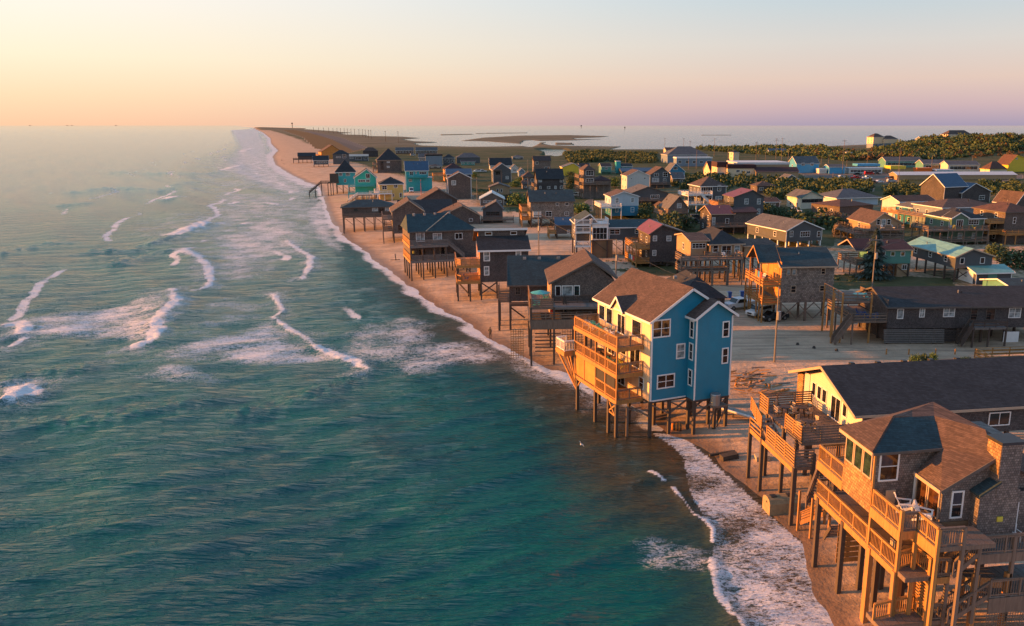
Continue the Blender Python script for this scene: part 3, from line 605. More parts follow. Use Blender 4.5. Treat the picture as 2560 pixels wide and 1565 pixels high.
def vents(root,F,Z,pts,v,mat='metal_grey'):
    for p in pts:
        u,h=F.onv(*Z(*p),v); MB().box(u-.25,u+.25,v-.25,v+.25,h-.25,h+.2).build('roof_vent',mat,root)
# ---------------------------------------------------------------- furniture
def adirondack(label,loc,rz,mat,group=None):
    t=thing('adirondack_chair',label,'chair',loc=loc,rz=rz,group=group); s=MB()
    for i in range(5): s.beam((-.28,-.3+i*.12,.36-i*.025),(.28,-.3+i*.12,.36-i*.025),.1,.03)
    s.build('seat',mat,t); b=MB()
    for i in range(5): x=-.24+.12*i; b.beam((x*.85,.2,.28),(x*1.15,.55,1.02-abs(i-2)*.05),.1,.03)
    b.build('backrest',mat,t)
    for k in (-1,1):
        MB().beam((k*.36,-.38,.56),(k*.36,.4,.56),.14,.03).build('armrest',mat,t); MB().box(k*.33-.03,k*.33+.03,-.36,-.28,0,.55).build('leg',mat,t); MB().beam((k*.3,-.34,.38),(k*.3,.5,.05),.05,.1).build('leg',mat,t)
    return t
def patio_chair(label,loc,rz,mat='metal_dark',group=None,seat='trim_tan'):
    t=thing('patio_chair',label,'chair',loc=loc,rz=rz,group=group)
    MB().box(-.25,.25,-.25,.25,.40,.45).build('seat',seat,t); b=MB().box(-.25,.25,.22,.27,.55,.98).build('backrest',seat,t)
    for a,c in ((-1,-1),(1,-1),(1,1),(-1,1)): MB().box(a*.23-.02,a*.23+.02,c*.23-.02,c*.23+.02,0,.42 if c<0 else 1.).build('leg',mat,t)
    for a in (-1,1): MB().beam((a*.25,-.25,.66),(a*.25,.25,.66),.04).build('armrest',mat,t)
    return t
def patio_table(label,loc,mat='metal_dark',r=.55,top='wood_dark',group=None):
    t=thing('patio_table',label,'table',loc=loc,group=group)
    MB().tube((0,0,.70),(0,0,.74),r,r,14).build('tabletop',top,t)
    for a in range(4): g=a*math.pi/2+.6; MB().beam((math.cos(g)*r*.7,math.sin(g)*r*.7,0),(math.cos(g)*r*.5,math.sin(g)*r*.5,.7),.05).build('leg',mat,t)
    return t
def towel(label,loc,rz,w,h,mat):
    o=MB().box(-w/2,w/2,-.03,.0,-h,0).box(-w/2,w/2,-.03,.09,0,.015).box(-w/2,w/2,.07,.09,-h*.7,0).build('towel',mat,None,loc=loc,rz=rz); return tag(o,label,'towel')
# ---------------------------------------------------------------- the blue house on pilings over the water
F=Fr(*Z1(823,1425),0,23.8); z_=0.
BL=thing('beach_house','tall bright blue house with brown roof and triple decks on pilings over the wash','house',F); r=BL
H0,HE,HA=3.85,12.25,15.0; U1=8.8; UA=4.4; DV=11.9
b=MB(); gable_wall(b,0,U1,0,DV,H0,HE,UA,HA); b.build('wall','lap_blue',r)
roof_obj(r,'v',0,U1,0,DV,HE,HA,'roof_brown' if 0 else 'roof',UA,.45,.2,'trim_white')
# front wing with its own gable
bu0,bu1,bv=4.25,8.55,-1.45
b=MB(); gable_wall(b,bu0,bu1,bv,-.02,H0-.02,12.45,6.4,13.85); b.build('wing_wall','lap_blue',r)
roof_obj(r,'v',bu0,bu1,bv,1.6,12.45,13.85,'roof',6.4,.4,.18,'trim_white','wing_roof')
MB().box(-.04,.14,-.04,.02,H0,HE-.1).box(bu0-.04,bu0+.12,bv-.04,bv+.02,H0,12.3).box(bu1-.12,bu1+.04,bv-.04,bv+.02,H0,12.3).box(0,bu0-.05,-.03,.02,H0-.05,H0+.1).build('corner_board','trim_white',r)
for a in ((.04,2.15,10.43,12.3,2,2),(2.89,3.96,7.97,9.56,1,2),(.73,2.85,5.05,6.55,2,2)): window(r,'v',a[0],a[1],a[2],a[3],0,'trim_white','glass' if a[0]!=2.89 else 'glass_curtain',a[4],a[5],.13)
for a in ((7.33,8.19,10.09,11.79),(7.4,8.2,7.31,9.0)): window(r,'v',a[0],a[1],a[2],a[3],bv,'trim_white','glass',1,2,.13)
for a in ((10.2,12.0),(7.9,9.7),(5.2,6.95)): window(r,'u',-1.05,-.3,a[0],a[1],bu0,'trim_white','glass',1,2,.12)
# ocean wall: openings, pale sheathing lit by the sun, little entrance gable
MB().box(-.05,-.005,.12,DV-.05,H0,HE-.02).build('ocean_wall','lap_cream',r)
for v0,v1,h0,h1,nx in ((10.0,11.5,10.0,11.7,1),(8.2,9.7,9.9,11.7,1),(1.9,3.9,9.9,11.7,1)): window(r,'u',v0,v1,h0,h1,-.05,'trim_white','glass',nx,1,.1)
for v0,v1,h0 in ((5.3,7.1,9.45),(2.0,4.2,6.65),(7.6,9.2,6.65),(8.6,10.4,3.9),(5.2,7.,3.9)): window(r,'u',v0,v1,h0,h0+2.15,-.05,'trim_white','glass',2,1,.1,'patio_door')
for v0,v1,h0,h1 in ((1.2,2.2,4.7,6.),(5,6.2,7.3,8.6),(10.2,11.2,7.3,8.6)): window(r,'u',v0,v1,h0,h1,-.05,'trim_white','glass',1,2,.1)
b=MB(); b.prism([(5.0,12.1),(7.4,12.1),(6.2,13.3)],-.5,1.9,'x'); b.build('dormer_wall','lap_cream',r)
b=MB(); b.prism([(4.75,11.95),(6.2,13.42),(7.65,11.95),(7.65,12.12),(6.2,13.6),(4.75,12.12)],-.75,2.4,'x'); b.build('dormer_roof','roof',r)
b=MB(); b.beam((-.78,4.75,12.0),(-.78,6.2,13.5),.06,.2); b.beam((-.78,6.2,13.5),(-.78,7.65,12.0),.06,.2); b.build('dormer_fascia','trim_white',r)
post(r,1.2,10.2,12.6,13.3,.12,'metal_dark','vent_pipe')
for k,lv in enumerate((3.9,6.65,9.42)):
    deck(r,-3.05,-.06,1.4,11.6,lv,'wood_new',.36)
    MB().box(-3.12,-3.06,1.35,11.65,lv-.42,lv-.02).box(-3.05,-.06,1.33,1.39,lv-.42,lv-.02).build('rim_beam','wood_gold',r)
    if k==0: pl=[(-3.0,1.45,lv),(-3.0,6.2,lv)]
    else: pl=[(-3.0,1.45,lv),(-3.0,11.55,lv)]
    railing(r,pl,'pick',1.1,'wood_new',2.0); railing(r,[(-3.0,1.45,lv),(-.15,1.45,lv)],'pick',1.1,'wood',1.45)
    if k==2: railing(r,[(-3.0,11.55,lv),(-.15,11.55,lv)],'pick',1.1,'wood',1.45)
MB().box(-3.02,-2.9,6.3,11.5,4.0,6.15).build('board_wall','board_gold',r); MB().box(-2.98,-2.94,2.0,6.2,5.05,6.3).build('screen','cloth_dark',r)
for v in (1.5,4.0,6.3,9.0,11.5): post(r,-3.0,v,H0,10.4 if v in(1.5,11.5) else 9.4,.16,'wood_new')
for v,gh in ((1.5,-1),(3.2,-1),(6.3,-1),(10.8,-1)): post(r,-3.0,v,gh,3.6,.3,'wood_dark')
for u,v in ((0.12,.12),(2.4,.2),(4.7,.2),(7.2,.2),(8.6,.2),(4.5,-1.2),(7.,-1.2),(8.4,-1.2),(.1,4.5),(.1,9),(.1,11.6),(4.5,5),(4.5,9.5),(8.5,5),(8.5,11.5),(2.3,3.0),(6.8,3.0)): post(r,u,v,-1,3.85,.3,'wood_dark')
MB().box(0,U1,0.05,DV,3.6,3.85).box(bu0,bu1,bv,0,3.6,3.83).build('floor_joists','wood_dark',r)
brace(r,[((-3.0,1.5,3.5),(-3.0,3.2,2.3)),((-3.,3.2,2.3),(-3.,1.5,2.2)),((-3,3.2,3.5),(-3,1.5,2.0)),((-3.,10.8,2.6),(-3,11.5,3.6)),((-3.,10.8,2.6),(-3.,9.9,3.6))],'wood_gold',.14)
brace(r,[((.12,.1,3.5),(2.4,.2,2.2)),((2.4,.2,3.5),(4.7,.2,2.2)),((4.7,.2,3.5),(2.4,.2,2.2)),((4.5,-1.2,3.5),(7.,-1.2,2.0)),((7.,-1.2,3.5),(4.5,-1.2,2.0)),((7.,-1.2,2.0),(8.4,-1.2,3.5)),((7.2,.2,3.5),(4.7,.2,2.)),((7.2,.2,3.5),(8.6,.2,2.)),((-1.6,1.2,3.2),(.1,.1,2.2)),((-2.,1.2,2.9),(-.3,1.2,2.9))],'wood',.15)
post(r,-1.9,1.2,-1,3.2,.2,'wood')
# white corner balcony carried on struts
deck(r,-4.2,-2.9,11.7,14.0,6.55,'wood_gold',.4); MB().box(-4.25,-4.2,11.7,14.05,6.0,6.5).box(-4.2,-2.9,11.66,11.7,6.0,6.5).build('balcony_beam','wood_gold',r)
railing(r,[(-2.95,11.75,6.55),(-4.15,11.75,6.55),(-4.15,13.95,6.55),(-2.95,13.95,6.55)],'pick',1.15,'trim_white',1.2,'balcony_railing',tw=.12)
brace(r,[((-4.1,11.9,6.0),(-3.0,10.9,2.4)),((-4.1,13.5,6.0),(-3.0,11.,2.2)),((-3.1,12.6,6.0),(-3.0,11.,2.6)),((-3.,13.9,6.),(-3.,11.1,2.9))],'wood_gold',.16)
MB().box(6.0,7.6,-2.6,-1.5,3.1,3.3).build('utility_platform','wood',r); brace(r,[((6.1,-2.5,3.1),(6.3,-1.3,.5)),((7.5,-2.5,3.1),(7.3,-1.3,.5))],'wood')
o=MB().tube((0,0,0),(0,0,1.1),.5,.5,12).tube((0,0,1.1),(0,0,1.2),.54,.5,12).build('air_conditioner','metal_grey',r,loc=(6.4,-2.1,3.3))
for i,(u,v,m_,l_,rz) in enumerate(((-1.5,9.6,'plastic_teal','teal chair against the far end of the top deck of the blue house',2.2),(-2.1,9.0,'plastic_white','white chair beside the teal ones on the top blue house deck',2.0),(-1.7,7.6,'plastic_teal','teal chair second from the near side on the top blue house deck',1.9),(-1.6,5.9,'plastic_white','white chair nearest the patio door on the top blue house deck',1.7),(-2.2,10.4,'plastic_white','small white chair at the far rail of the top blue house deck',2.6))):
    p=F.w(u,v,9.43); adirondack(l_,p,F.a+rz,m_,'chairs on the blue house top deck')
for u,v,m_,l_ in ((-1.4,3.4,'plastic_yellow','yellow green chair on the middle deck of the blue house'),(-1.9,5.0,'plastic_teal','green chair on the middle deck of the blue house'),(-1.7,6.6,'metal_dark','dark chair on the middle deck of the blue house')):
    adirondack(l_,F.w(u,v,6.66),F.a+1.8,m_,'chairs on the blue house middle deck')
patio_table('dark round table on the shaded middle deck of the blue house',F.w(-1.6,8.4,6.66))
FB=F
# ---------------------------------------------------------------- the shingled house at the lower right
F=Fr(*Z2(615,1475),0.3,8.5); FN=F
r=thing('beach_house','grey shingled house with brown roof, chimney and golden wooden decks nearest the camera','house',F)
v0=.45
MB().box(0,9.5,v0,4.0,7.2,11.42).build('wall','shingle_grey',r)
# big lower wing
vn=-2.25
MB().prism([(2.87,7.75),(2.87,9.9),(5.7,11.42),(9.5,9.9),(9.5,7.75)],vn,v0-.02,'y').build('wing_wall','shingle_grey',r)
MB().box(2.9,9.5,vn,6.6,5.2,7.7).build('lower_wall','board_wall',r)
# roofs
def roofpoly(name,faces,mat,th=.16):
    b=MB(); idx={}
    for f in faces:
        for p in f:
            if p not in idx: idx[p]=len(b.v); b.v.append(p)
        b.f.append(tuple(idx[p] for p in f))
    return solid(b.build(name,mat,r),th,-1)
E1,E2,E3=(-.35,.1,11.32),(-.35,4.3,11.32),(4.2,.1,11.4); T1=(2.2,2.35,12.65); T2=(4.9,2.3,12.66); R1=(6.1,4.3,12.85); R2=(6.3,-.7,12.8); W1,W2=(2.5,.1,9.9),(2.5,-2.6,9.9); C1=(5.75,-2.6,11.75)
roofpoly('roof',[(E1,T1,E2)[::-1],(E2,T1,R1)[::-1],(T1,T2,R1),(T2,R2,R1)],'roof')
roofpoly('hip_roof',[(E1,E3,T2,T1)],'roof_teal')  # same shingles as the brown slopes, with their shade painted in as teal
roofpoly('wing_roof',[(W1,W2,C1,E3)[::-1] if 0 else (W2,C1,E3,W1),(C1,R2,T2,E3)],'roof')
roofpoly('back_roof',[(R1,R2,(9.9,-.7,10.6),(9.9,4.3,10.6)),(R2,C1,(9.9,-2.6,9.7),(9.9,-.7,10.6))],'roof')
b=MB(); b.beam((-.38,.1,11.25),(-.38,4.3,11.25),.05,.22); b.beam((2.46,.1,9.84),(2.46,-2.6,9.84),.05,.22); b.build('fascia','trim_tan',r)
b=MB(); b.beam((-.35,.06,11.26),(4.2,.06,11.33),.05,.16); b.beam((2.5,-2.64,9.84),(5.75,-2.64,11.68),.05,.2); b.build('rake_board','trim_dark',r)
for i in range(3): window(r,'u',.62+i*1.12,1.66+i*1.12,9.35,11.15,-.02,'trim_tan','glass_green',1,1,.09)
MB().box(-.03,.1,.42,.52,7.2,11.3).build('corner_board','wood_gold',r)
MB().box(-.05,-.003,.5,4.0,7.2,9.3).build('sunlit_shingles','shingle_warm',r)  # thin sheet over the ocean face, sunlight painted in as warmer shingle colour
window(r,'v',.31,1.61,9.3,11.34-.1,v0,'trim_white','glass_warm',1,2,.1); window(r,'v',3.45,4.27,7.95,9.7,vn,'trim_white','glass',1,2,.1)
for a0,a1 in ((-2.1,-.95),(-.85,.3)): window(r,'u',a0,a1,7.85,9.75,2.86,'trim_tan','glass_warm',1,1,.08,'patio_door')
MB().box(2.72,2.86,.3,.42,7.75,9.8).build('door_post','trim_white',r)
MB().box(.9,1.55,.36,.44,7.8,8.7).build('leaning_board','trim_tan',r)
# chimney with its bump-out
MB().prism([(4.75,5.2),(7.3,5.2),(7.3,9.9),(5.85,10.4),(4.75,9.65)],vn-.75,vn,'y').build('bump_out','shingle_grey',r)
MB().prism([(4.6,9.62),(5.9,10.42),(5.9,10.55),(4.6,9.75)],vn-.95,vn-.02,'y').build('bump_out_roof','roof_teal',r)
ch=MB().box(5.76,7.1,vn-.78,vn+.45,9.4,12.75).build('chimney','shingle_grey',r); MB().box(5.66,7.2,vn-.88,vn+.55,12.75,12.92).build('chimney_cap','metal_dark',ch)
MB().box(5.72,5.757,vn-.76,vn+.43,10.9,12.7).build('chimney_sunlit_face','shingle_warm',ch)  # sun side of the chimney: same shingles, sunlight put into the colour
window(r,'v',7.15,7.6,6.9,8.9,vn-.4,'trim_white','glass',1,2,.09); MB().box(6.0,6.35,vn-.83,vn-.755,7.95,8.25).build('lamp','plastic_yellow',r)
MB().box(7.1,9.5,vn-.4,vn,5.2,9.6).build('side_wall','shingle_grey',r)
# decks
G='wood_gold'  # sunward rails take this gold as painted sunlight, the turned-away ones plain wood
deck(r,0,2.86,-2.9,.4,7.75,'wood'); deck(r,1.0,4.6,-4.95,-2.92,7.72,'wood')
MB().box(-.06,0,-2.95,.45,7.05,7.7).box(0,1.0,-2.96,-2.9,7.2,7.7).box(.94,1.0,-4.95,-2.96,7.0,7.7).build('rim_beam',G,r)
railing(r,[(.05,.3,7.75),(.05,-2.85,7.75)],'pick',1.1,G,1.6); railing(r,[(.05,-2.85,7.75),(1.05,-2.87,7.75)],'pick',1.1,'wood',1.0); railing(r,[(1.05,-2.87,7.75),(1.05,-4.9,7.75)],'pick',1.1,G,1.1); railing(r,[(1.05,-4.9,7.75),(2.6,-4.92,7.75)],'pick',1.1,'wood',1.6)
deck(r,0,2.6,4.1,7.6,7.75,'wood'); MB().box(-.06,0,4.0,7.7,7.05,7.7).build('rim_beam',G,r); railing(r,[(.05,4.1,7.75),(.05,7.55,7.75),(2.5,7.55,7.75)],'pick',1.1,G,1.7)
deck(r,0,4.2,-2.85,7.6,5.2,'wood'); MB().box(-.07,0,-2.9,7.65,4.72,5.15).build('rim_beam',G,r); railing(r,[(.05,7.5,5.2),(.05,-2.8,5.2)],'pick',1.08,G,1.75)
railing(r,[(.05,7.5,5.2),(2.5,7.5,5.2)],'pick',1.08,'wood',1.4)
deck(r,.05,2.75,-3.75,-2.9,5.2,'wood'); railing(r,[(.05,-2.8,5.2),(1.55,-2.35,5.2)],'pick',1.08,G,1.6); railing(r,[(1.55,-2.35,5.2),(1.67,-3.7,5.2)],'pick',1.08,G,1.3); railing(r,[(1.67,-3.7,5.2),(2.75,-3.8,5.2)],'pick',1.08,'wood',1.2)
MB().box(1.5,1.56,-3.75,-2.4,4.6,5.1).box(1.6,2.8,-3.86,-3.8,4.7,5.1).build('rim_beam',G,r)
for k in range(7): MB().beam((.25+k*.2,-2.95,4.86),(.25+k*.2,-2.5,4.86),.12,.05).build('tread','wood_grey',r)
deck(r,4.3,11.,-3.95,vn-.8,6.5,'wood_grey'); railing(r,[(4.35,-3.95,6.5),(11.,-4.1,6.5)],'pick',1.1,'wood',1.9); MB().box(4.3,11,-4.02,-3.96,5.85,6.45).build('rim_beam','wood',r)
stairs(r,(2.85,-3.55,5.2),(4.3,-3.55,6.5),.9,'wood',True,style='pick')
deck(r,5.3,11.,-4.05,-1.,3.7,'wood_grey'); railing(r,[(5.35,-4.05,3.7),(11.,-4.15,3.7)],'pick',1.1,'wood',1.9); MB().box(5.3,11,-4.12,-4.06,2.6,3.6).build('rim_beam','wood',r)
stairs(r,(2.85,-3.55,2.2),(5.3,-3.55,3.7),.9,'wood',True,style='pick')
deck(r,-1.3,2.75,-3.7,-2.3,2.2,'wood'); railing(r,[(-1.3,-3.1,2.2),(1.6,-2.55,2.2)],'pick',1.05,G,1.4); railing(r,[(1.6,-2.55,2.2),(1.7,-3.55,2.2)],'pick',1.05,G,1.); railing(r,[(1.7,-3.6,2.2),(2.75,-3.65,2.2)],'pick',1.05,'wood',1.1)
MB().beam((-1.6,-3.2,1.6),(1.5,-2.6,1.9),.06,.5).box(1.64,1.7,-3.7,-2.5,1.7,2.15).build('rim_beam',G,r)
sl_=MB()
for k in range(9): sl_.beam((1.62,-2.42,2.9+k*.2),(1.66,-3.6,2.9+k*.2),.03,.1)
sl_.build('slat_screen','wood_gold',r)
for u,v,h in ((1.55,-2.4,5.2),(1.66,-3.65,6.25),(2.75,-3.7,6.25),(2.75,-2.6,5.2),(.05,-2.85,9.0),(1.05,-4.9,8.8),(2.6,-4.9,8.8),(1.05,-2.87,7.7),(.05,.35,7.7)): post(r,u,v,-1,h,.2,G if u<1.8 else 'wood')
for u,v in ((0,7.04),(0,3.48),(0,0),(2.67,7.5),(1.5,3.5),(1.4,1.43),(0,-2.8),(2.9,-1.2),(2.9,.8),(2.9,3.2),(1.6,-.8),(4.5,-3.8),(4.5,0),(4.5,3.),(4.5,6),(6.5,-3.9),(6.5,0),(8.5,-3.9),(8.5,1)): post(r,u,v,-1.5,5.1,.3,'wood_dark' if v>.5 else 'wood_new')
for u in (4.4,6.6,8.8): post(r,u,-3.95,2.,7.5,.2,'wood')
lt=MB()
for k in range(34):
    lt.beam((5.3+k*.17,-4.1,.4),(5.3+k*.17,-4.1,2.6),.035,.02)
for k in range(13): lt.beam((5.3,-4.08,.45+k*.17),(11.,-4.08,.45+k*.17),.02,.035)
lt.build('lattice','wood',r)
b=MB()
for k in range(9): b.beam((0.6,5.2-k*.0,1.2+k*.4),(2.6,5.2,1.2+k*.4),.03,.34)
b.build('storm_boards','wood_gold',r)
stairs(r,(2.0,8.6,1.),(2.0,7.7,2.4),1.2,'wood_dark',False)
adirondack('white chair farther up the rail on the upper deck of the shingled house',F.w(1.55,-.7,7.76),F.a+1.2,'plastic_white','white chairs on the shingled house deck').scale=(1.15,)*3; adirondack('white chair nearer the glass doors on the upper deck of the shingled house',F.w(2.0,-2.0,7.76),F.a+.8,'plastic_white','white chairs on the shingled house deck').scale=(1.15,)*3
patio_chair('dark chair on the covered lower deck of the shingled house',F.w(1.0,-1.1,5.21),F.a+1.6)
patio_chair('white plastic chair against the right wall of the shingled house',F.w(7.4,-2.9,6.51),F.a,'plastic_white',None,'plastic_white')
# ---------------------------------------------------------------- the long low house with the yellow end wall
F=Fr(*Z2(210,915),0.6,9); r=thing('beach_house','long low house with dark shingle roof and sunlit pale yellow gable above a slatted deck','house',F); FY=F
b=MB(); gable_wall(b,6.72,26,2.1,13.7,5.35,7.6,7.9,9.75,'u'); b.build('wall','shingle_dark',r)
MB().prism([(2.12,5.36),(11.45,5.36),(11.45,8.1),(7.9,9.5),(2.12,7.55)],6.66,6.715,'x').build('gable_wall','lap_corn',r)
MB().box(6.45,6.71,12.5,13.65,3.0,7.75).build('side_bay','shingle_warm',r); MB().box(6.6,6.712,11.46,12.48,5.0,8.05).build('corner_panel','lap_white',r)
roof_obj(r,'u',6.2,26,2.1,13.7,7.6,9.75,'roof_black',7.9,.45,.18,'trim_tan')
for a in ((10.21,10.95),(9.13,9.93),(8.14,9.0),(4.51,5.24)): window(r,'u',a[0],a[1],6.35,7.6,6.66,'trim_white','glass',1,1,.07)
window(r,'u',5.6,7.3,5.5,7.6,6.66,'trim_white','glass',2,1,.08,'patio_door')
for a0,a1,h0,h1 in ((18.0,20.0,5.9,7.1),(23.2,25.8,5.45,7.2),(13.,14.2,6.,7.1)): window(r,'v',a0,a1,h0,h1,2.1,'trim_white','glass_curtain' if a0>22 else 'glass',2,1,.09)
for u in (9.0,11.5,14,16.6,19.2): MB().box(u-.2,u+.2,8.4,8.8,9.5,9.95).build('roof_vent','metal_dark',r)
deck(r,1.6,6.65,2.2,10.9,5.45,'wood'); deck(r,0,1.58,-.1,5.6,4.4,'wood')
MB().box(-.06,0,-.1,9.0,3.85,4.25).build('rim_beam','wood_gold',r)
def slats(pts,n,h,mat,zb=0.):
    for p,q in zip(pts[:-1],pts[1:]):
        p=mathutils.Vector(p); q=mathutils.Vector(q); Ln=(q-p).length; k=max(1,round(Ln/1.7))
        for i in range(k+1): c=p+(q-p)*i/k; MB().beam(c,c+mathutils.Vector((0,0,h+.05)),.1).build('rail_post',mat,r)
        for j in range(n): z=mathutils.Vector((0,0,zb+.1+(h-.12)*j/(n-1))); MB().beam(p+z,q+z,.04,.13).build('slat',mat,r)
slats([(1.62,9.0,5.45),(1.62,10.85,5.45)],6,1.35,'wood_gold'); slats([(1.62,10.85,5.45),(6.6,10.9,5.45)],6,1.2,'wood'); slats([(1.62,2.25,5.45),(1.62,5.4,5.45)],6,1.3,'wood_gold'); slats([(1.62,2.25,5.45),(6.6,2.3,5.45)],6,1.25,'wood')  # one timber: seaward runs painted gold as sunlit, camera-facing runs left darker
slats([(.03,9.0,5.9),(.03,6.6,4.9)],6,1.2,'wood_gold'); slats([(.03,5.4,4.4),(.03,-.05,4.4)],6,1.35,'wood_gold'); slats([(.03,-.05,4.4),(1.55,-.05,4.4)],6,1.35,'wood')
slats([(.03,9.0,4.3),(.03,6.6,4.3)],3,.9,'wood_gold'); deck(r,0,1.58,5.62,9.05,4.2,'wood')
stairs(r,(.8,5.4,4.4),(.8,8.0,5.45),1.1,'wood',False)
for u,v in ((0.05,8.95),(.05,6.3),(1.6,8.95),(0.05,0),(1.6,0),(1.6,3),(1.6,5.5),(5.,2.4),(5.,5),(5,8.),(6.5,10.8)): post(r,u,v,-1.5,4.3 if u<1 else 5.4,.28,'wood_dark')
for u in (8,11,14,17,20,23): post(r,u,2.3,-1.5,5.4,.28,'wood_dark'); post(r,u,13.2,-1.5,5.4,.28,'wood_dark')
stairs(r,(.9,-1.8,1.6),(2.6,-.5,4.35),1.1,'wood'); stairs(r,(.7,-.7,.1),(2.0,-2.2,1.6),1.,'wood_new',True,style='board')
for u,v in ((.2,-.94),(.6,-2.3),(2.6,-.6),(2.1,-2.3)): post(r,u,v,-1.5,2.8,.16,'wood_new')
for i,(u,v) in enumerate(((3.0,8.6),(4.4,8.3),(3.4,4.9))):
    patio_table(('dark round table at the far end of the slatted deck','dark round table in the middle of the slatted deck','dark round table at the near end of the slatted deck')[i],F.w(u,v,5.46),group='tables on the slatted deck')
    for k in range(4):
        g_=k*math.pi/2+.4; patio_chair('metal patio chair on the %s side of the %s table on the slatted deck'%(('landward','far','seaward','near')[k],('far','middle','near')[i]),F.w(u+.85*math.cos(g_),v+.85*math.sin(g_),5.46),F.a+g_-math.pi/2,group=('chairs round the far deck table','chairs round the middle deck table','chairs round the near deck table')[i])
# ---------------------------------------------------------------- houses on the beach beyond the blue house
F=Fr(0,0,o=(-3.876,103.25,0.),ang=4); r=thing('beach_house','weathered grey gabled house with two level grey deck just behind the blue house','house',F)
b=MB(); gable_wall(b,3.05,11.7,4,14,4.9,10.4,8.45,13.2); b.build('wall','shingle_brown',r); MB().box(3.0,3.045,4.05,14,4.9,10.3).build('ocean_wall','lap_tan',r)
roof_obj(r,'v',3.05,11.7,4,14,10.4,13.2,'roof',8.45,.4,trim='trim_dark',he2=10.9)
for a in ((3.5,4.3),(6.0,6.85)): window(r,'v',a[0],a[1],8.5,10.0,4,'trim_white','glass',1,1,.1)
window(r,'v',4.4,5.9,8.5,10.0,4,'trim_white','glass_curtain',1,1,.1); window(r,'v',4.6,5.6,5.4,6.8,4,'trim_tan','glass',1,2,.1); window(r,'u',5,6.6,8.2,10.,3.0,'trim_white','glass',1,2)
deck(r,0,3.0,0,9,7.95,'wood'); deck(r,3.02,13,0,3.97,7.9,'wood_grey'); deck(r,0,8,0,3.98,6.28,'wood'); deck(r,0,13,1.,14,5.0,'wood_grey')
railing(r,[(.05,9,7.95),(.05,.05,7.95)],'pick',1.1,'wood_new',1.6); railing(r,[(.05,.05,7.95),(3.0,.05,7.95)],'board',1.1,'wood',1.5); railing(r,[(3.05,2.6,7.9),(13,2.6,7.9)],'pick',1.0,'wood_dark',1.8)
railing(r,[(.05,9,6.3),(.05,.05,6.3),(8,.05,6.3)],'far',.9,'wood',1.8)
MB().box(0,8,-.05,0,5.0,6.2).build('rim_beam','wood',r)
for u,v in ((0.1,.1),(3.1,.1),(0.1,4.5),(0.1,8.8),(5.6,.1),(8,.1),(3.1,8),(8,6),(11.5,5),(3.1,13.8)): post(r,u,v,-1,7.9 if v<1 and u<4 else 5.0,.26,'wood_dark')
b=MB()
for k in range(11): b.beam((-2.6,-.3+.0*k,1.6+k*.32),(-.9,-.3,1.6+k*.32),.05,.07)
for k in range(6): b.beam((-2.55+k*.32,-.3,1.2),(-2.55+k*.32,-.3,5.2),.06,.06)
b.build('lattice_ladder','wood_new',r)
b=MB()
for k in range(9): b.beam((4.2+k*.36,0.,1.6),(4.2+k*.36,0.,4.9),.05,.05)
for k in range(9): b.beam((4.2,.02,1.7+k*.36),(7.2,.02,1.7+k*.36),.05,.05)
b.build('lattice','wood_dark',r)
for k in range(6): MB().beam((.6,.1,2.0+k*.48),(4.0,.1,2.0+k*.48),.08,.14).build('bracing_board','wood_dark',r)
stairs(r,(6.8,2.2,5.1),(4.4,2.2,7.8),1.0,'wood_dark')
t=thing('patio_umbrella','teal folded canopy umbrella on the upper deck of the gabled grey house','umbrella',loc=F.w(1.5,3.2,7.96)); MB().tube((0,0,0),(0,0,1.5),.03,.03,6).build('pole','metal_grey',t)
b=MB()
for k in range(10): g0,g1=k*math.pi/5,(k+1)*math.pi/5; b.poly([(1.35*math.cos(g0),1.35*math.sin(g0),1.3),(1.35*math.cos(g1),1.35*math.sin(g1),1.3),(0,0,1.62)])
solid(b.build('canopy','plastic_teal',t),.04)
for u,v,l_ in ((.9,1.0,'teal deck chair under the teal umbrella near the corner rail'),(2.3,5.,'teal deck chair behind the teal umbrella')): adirondack(l_,F.w(u,v,7.96),F.a+1.2,'plastic_teal')
t=patio_chair('red patio chair on the lower deck of the gabled grey house',F.w(2.9,1.2,6.3),F.a,'paint_white',None,'cloth_red')
# broad teal roof
F=Fr(0,0,o=(-9.398,121.39,0.),ang=3); r=thing('beach_house','low house with wide dark teal roof facing the camera and three bright vents','house',F)
b=MB(); gable_wall(b,1.7,13,0,9.5,4.85,7.4,4.75,10.9,'u'); b.build('wall','shingle_dark',r); roof_obj(r,'u',1.75,13,0,9.5,7.4,10.9,'roof_teal',4.75,.35,trim='trim_dark')
for u in (4.1,6.4,9.4): MB().box(u-.25,u+.25,4.0,4.5,10.2,10.95).build('roof_vent','metal_grey',r)
window(r,'u',3,4.6,5.6,7.0,1.7); window(r,'v',2.6,3.4,5.8,7.,0,'trim_dark')
deck(r,0,1.68,0,6,4.95,'wood'); railing(r,[(.05,6,4.95),(.05,.05,4.95),(1.7,.05,4.95)],'board',1.6,'wood',1.6); deck(r,1.7,6,-1.6,-.02,4.7,'wood_dark')
for u,v in ((.1,.1),(1.8,.1),(.1,3),(.1,5.9),(1.8,6),(5,0),(9,0)): post(r,u,v,-1,5.0,.3,'wood_dark')
post(r,.1,.1,4,7.4,.2,'wood'); brace(r,[((1.8,.1,3.9),(4,.1,2.2))],'wood_dark',.2)
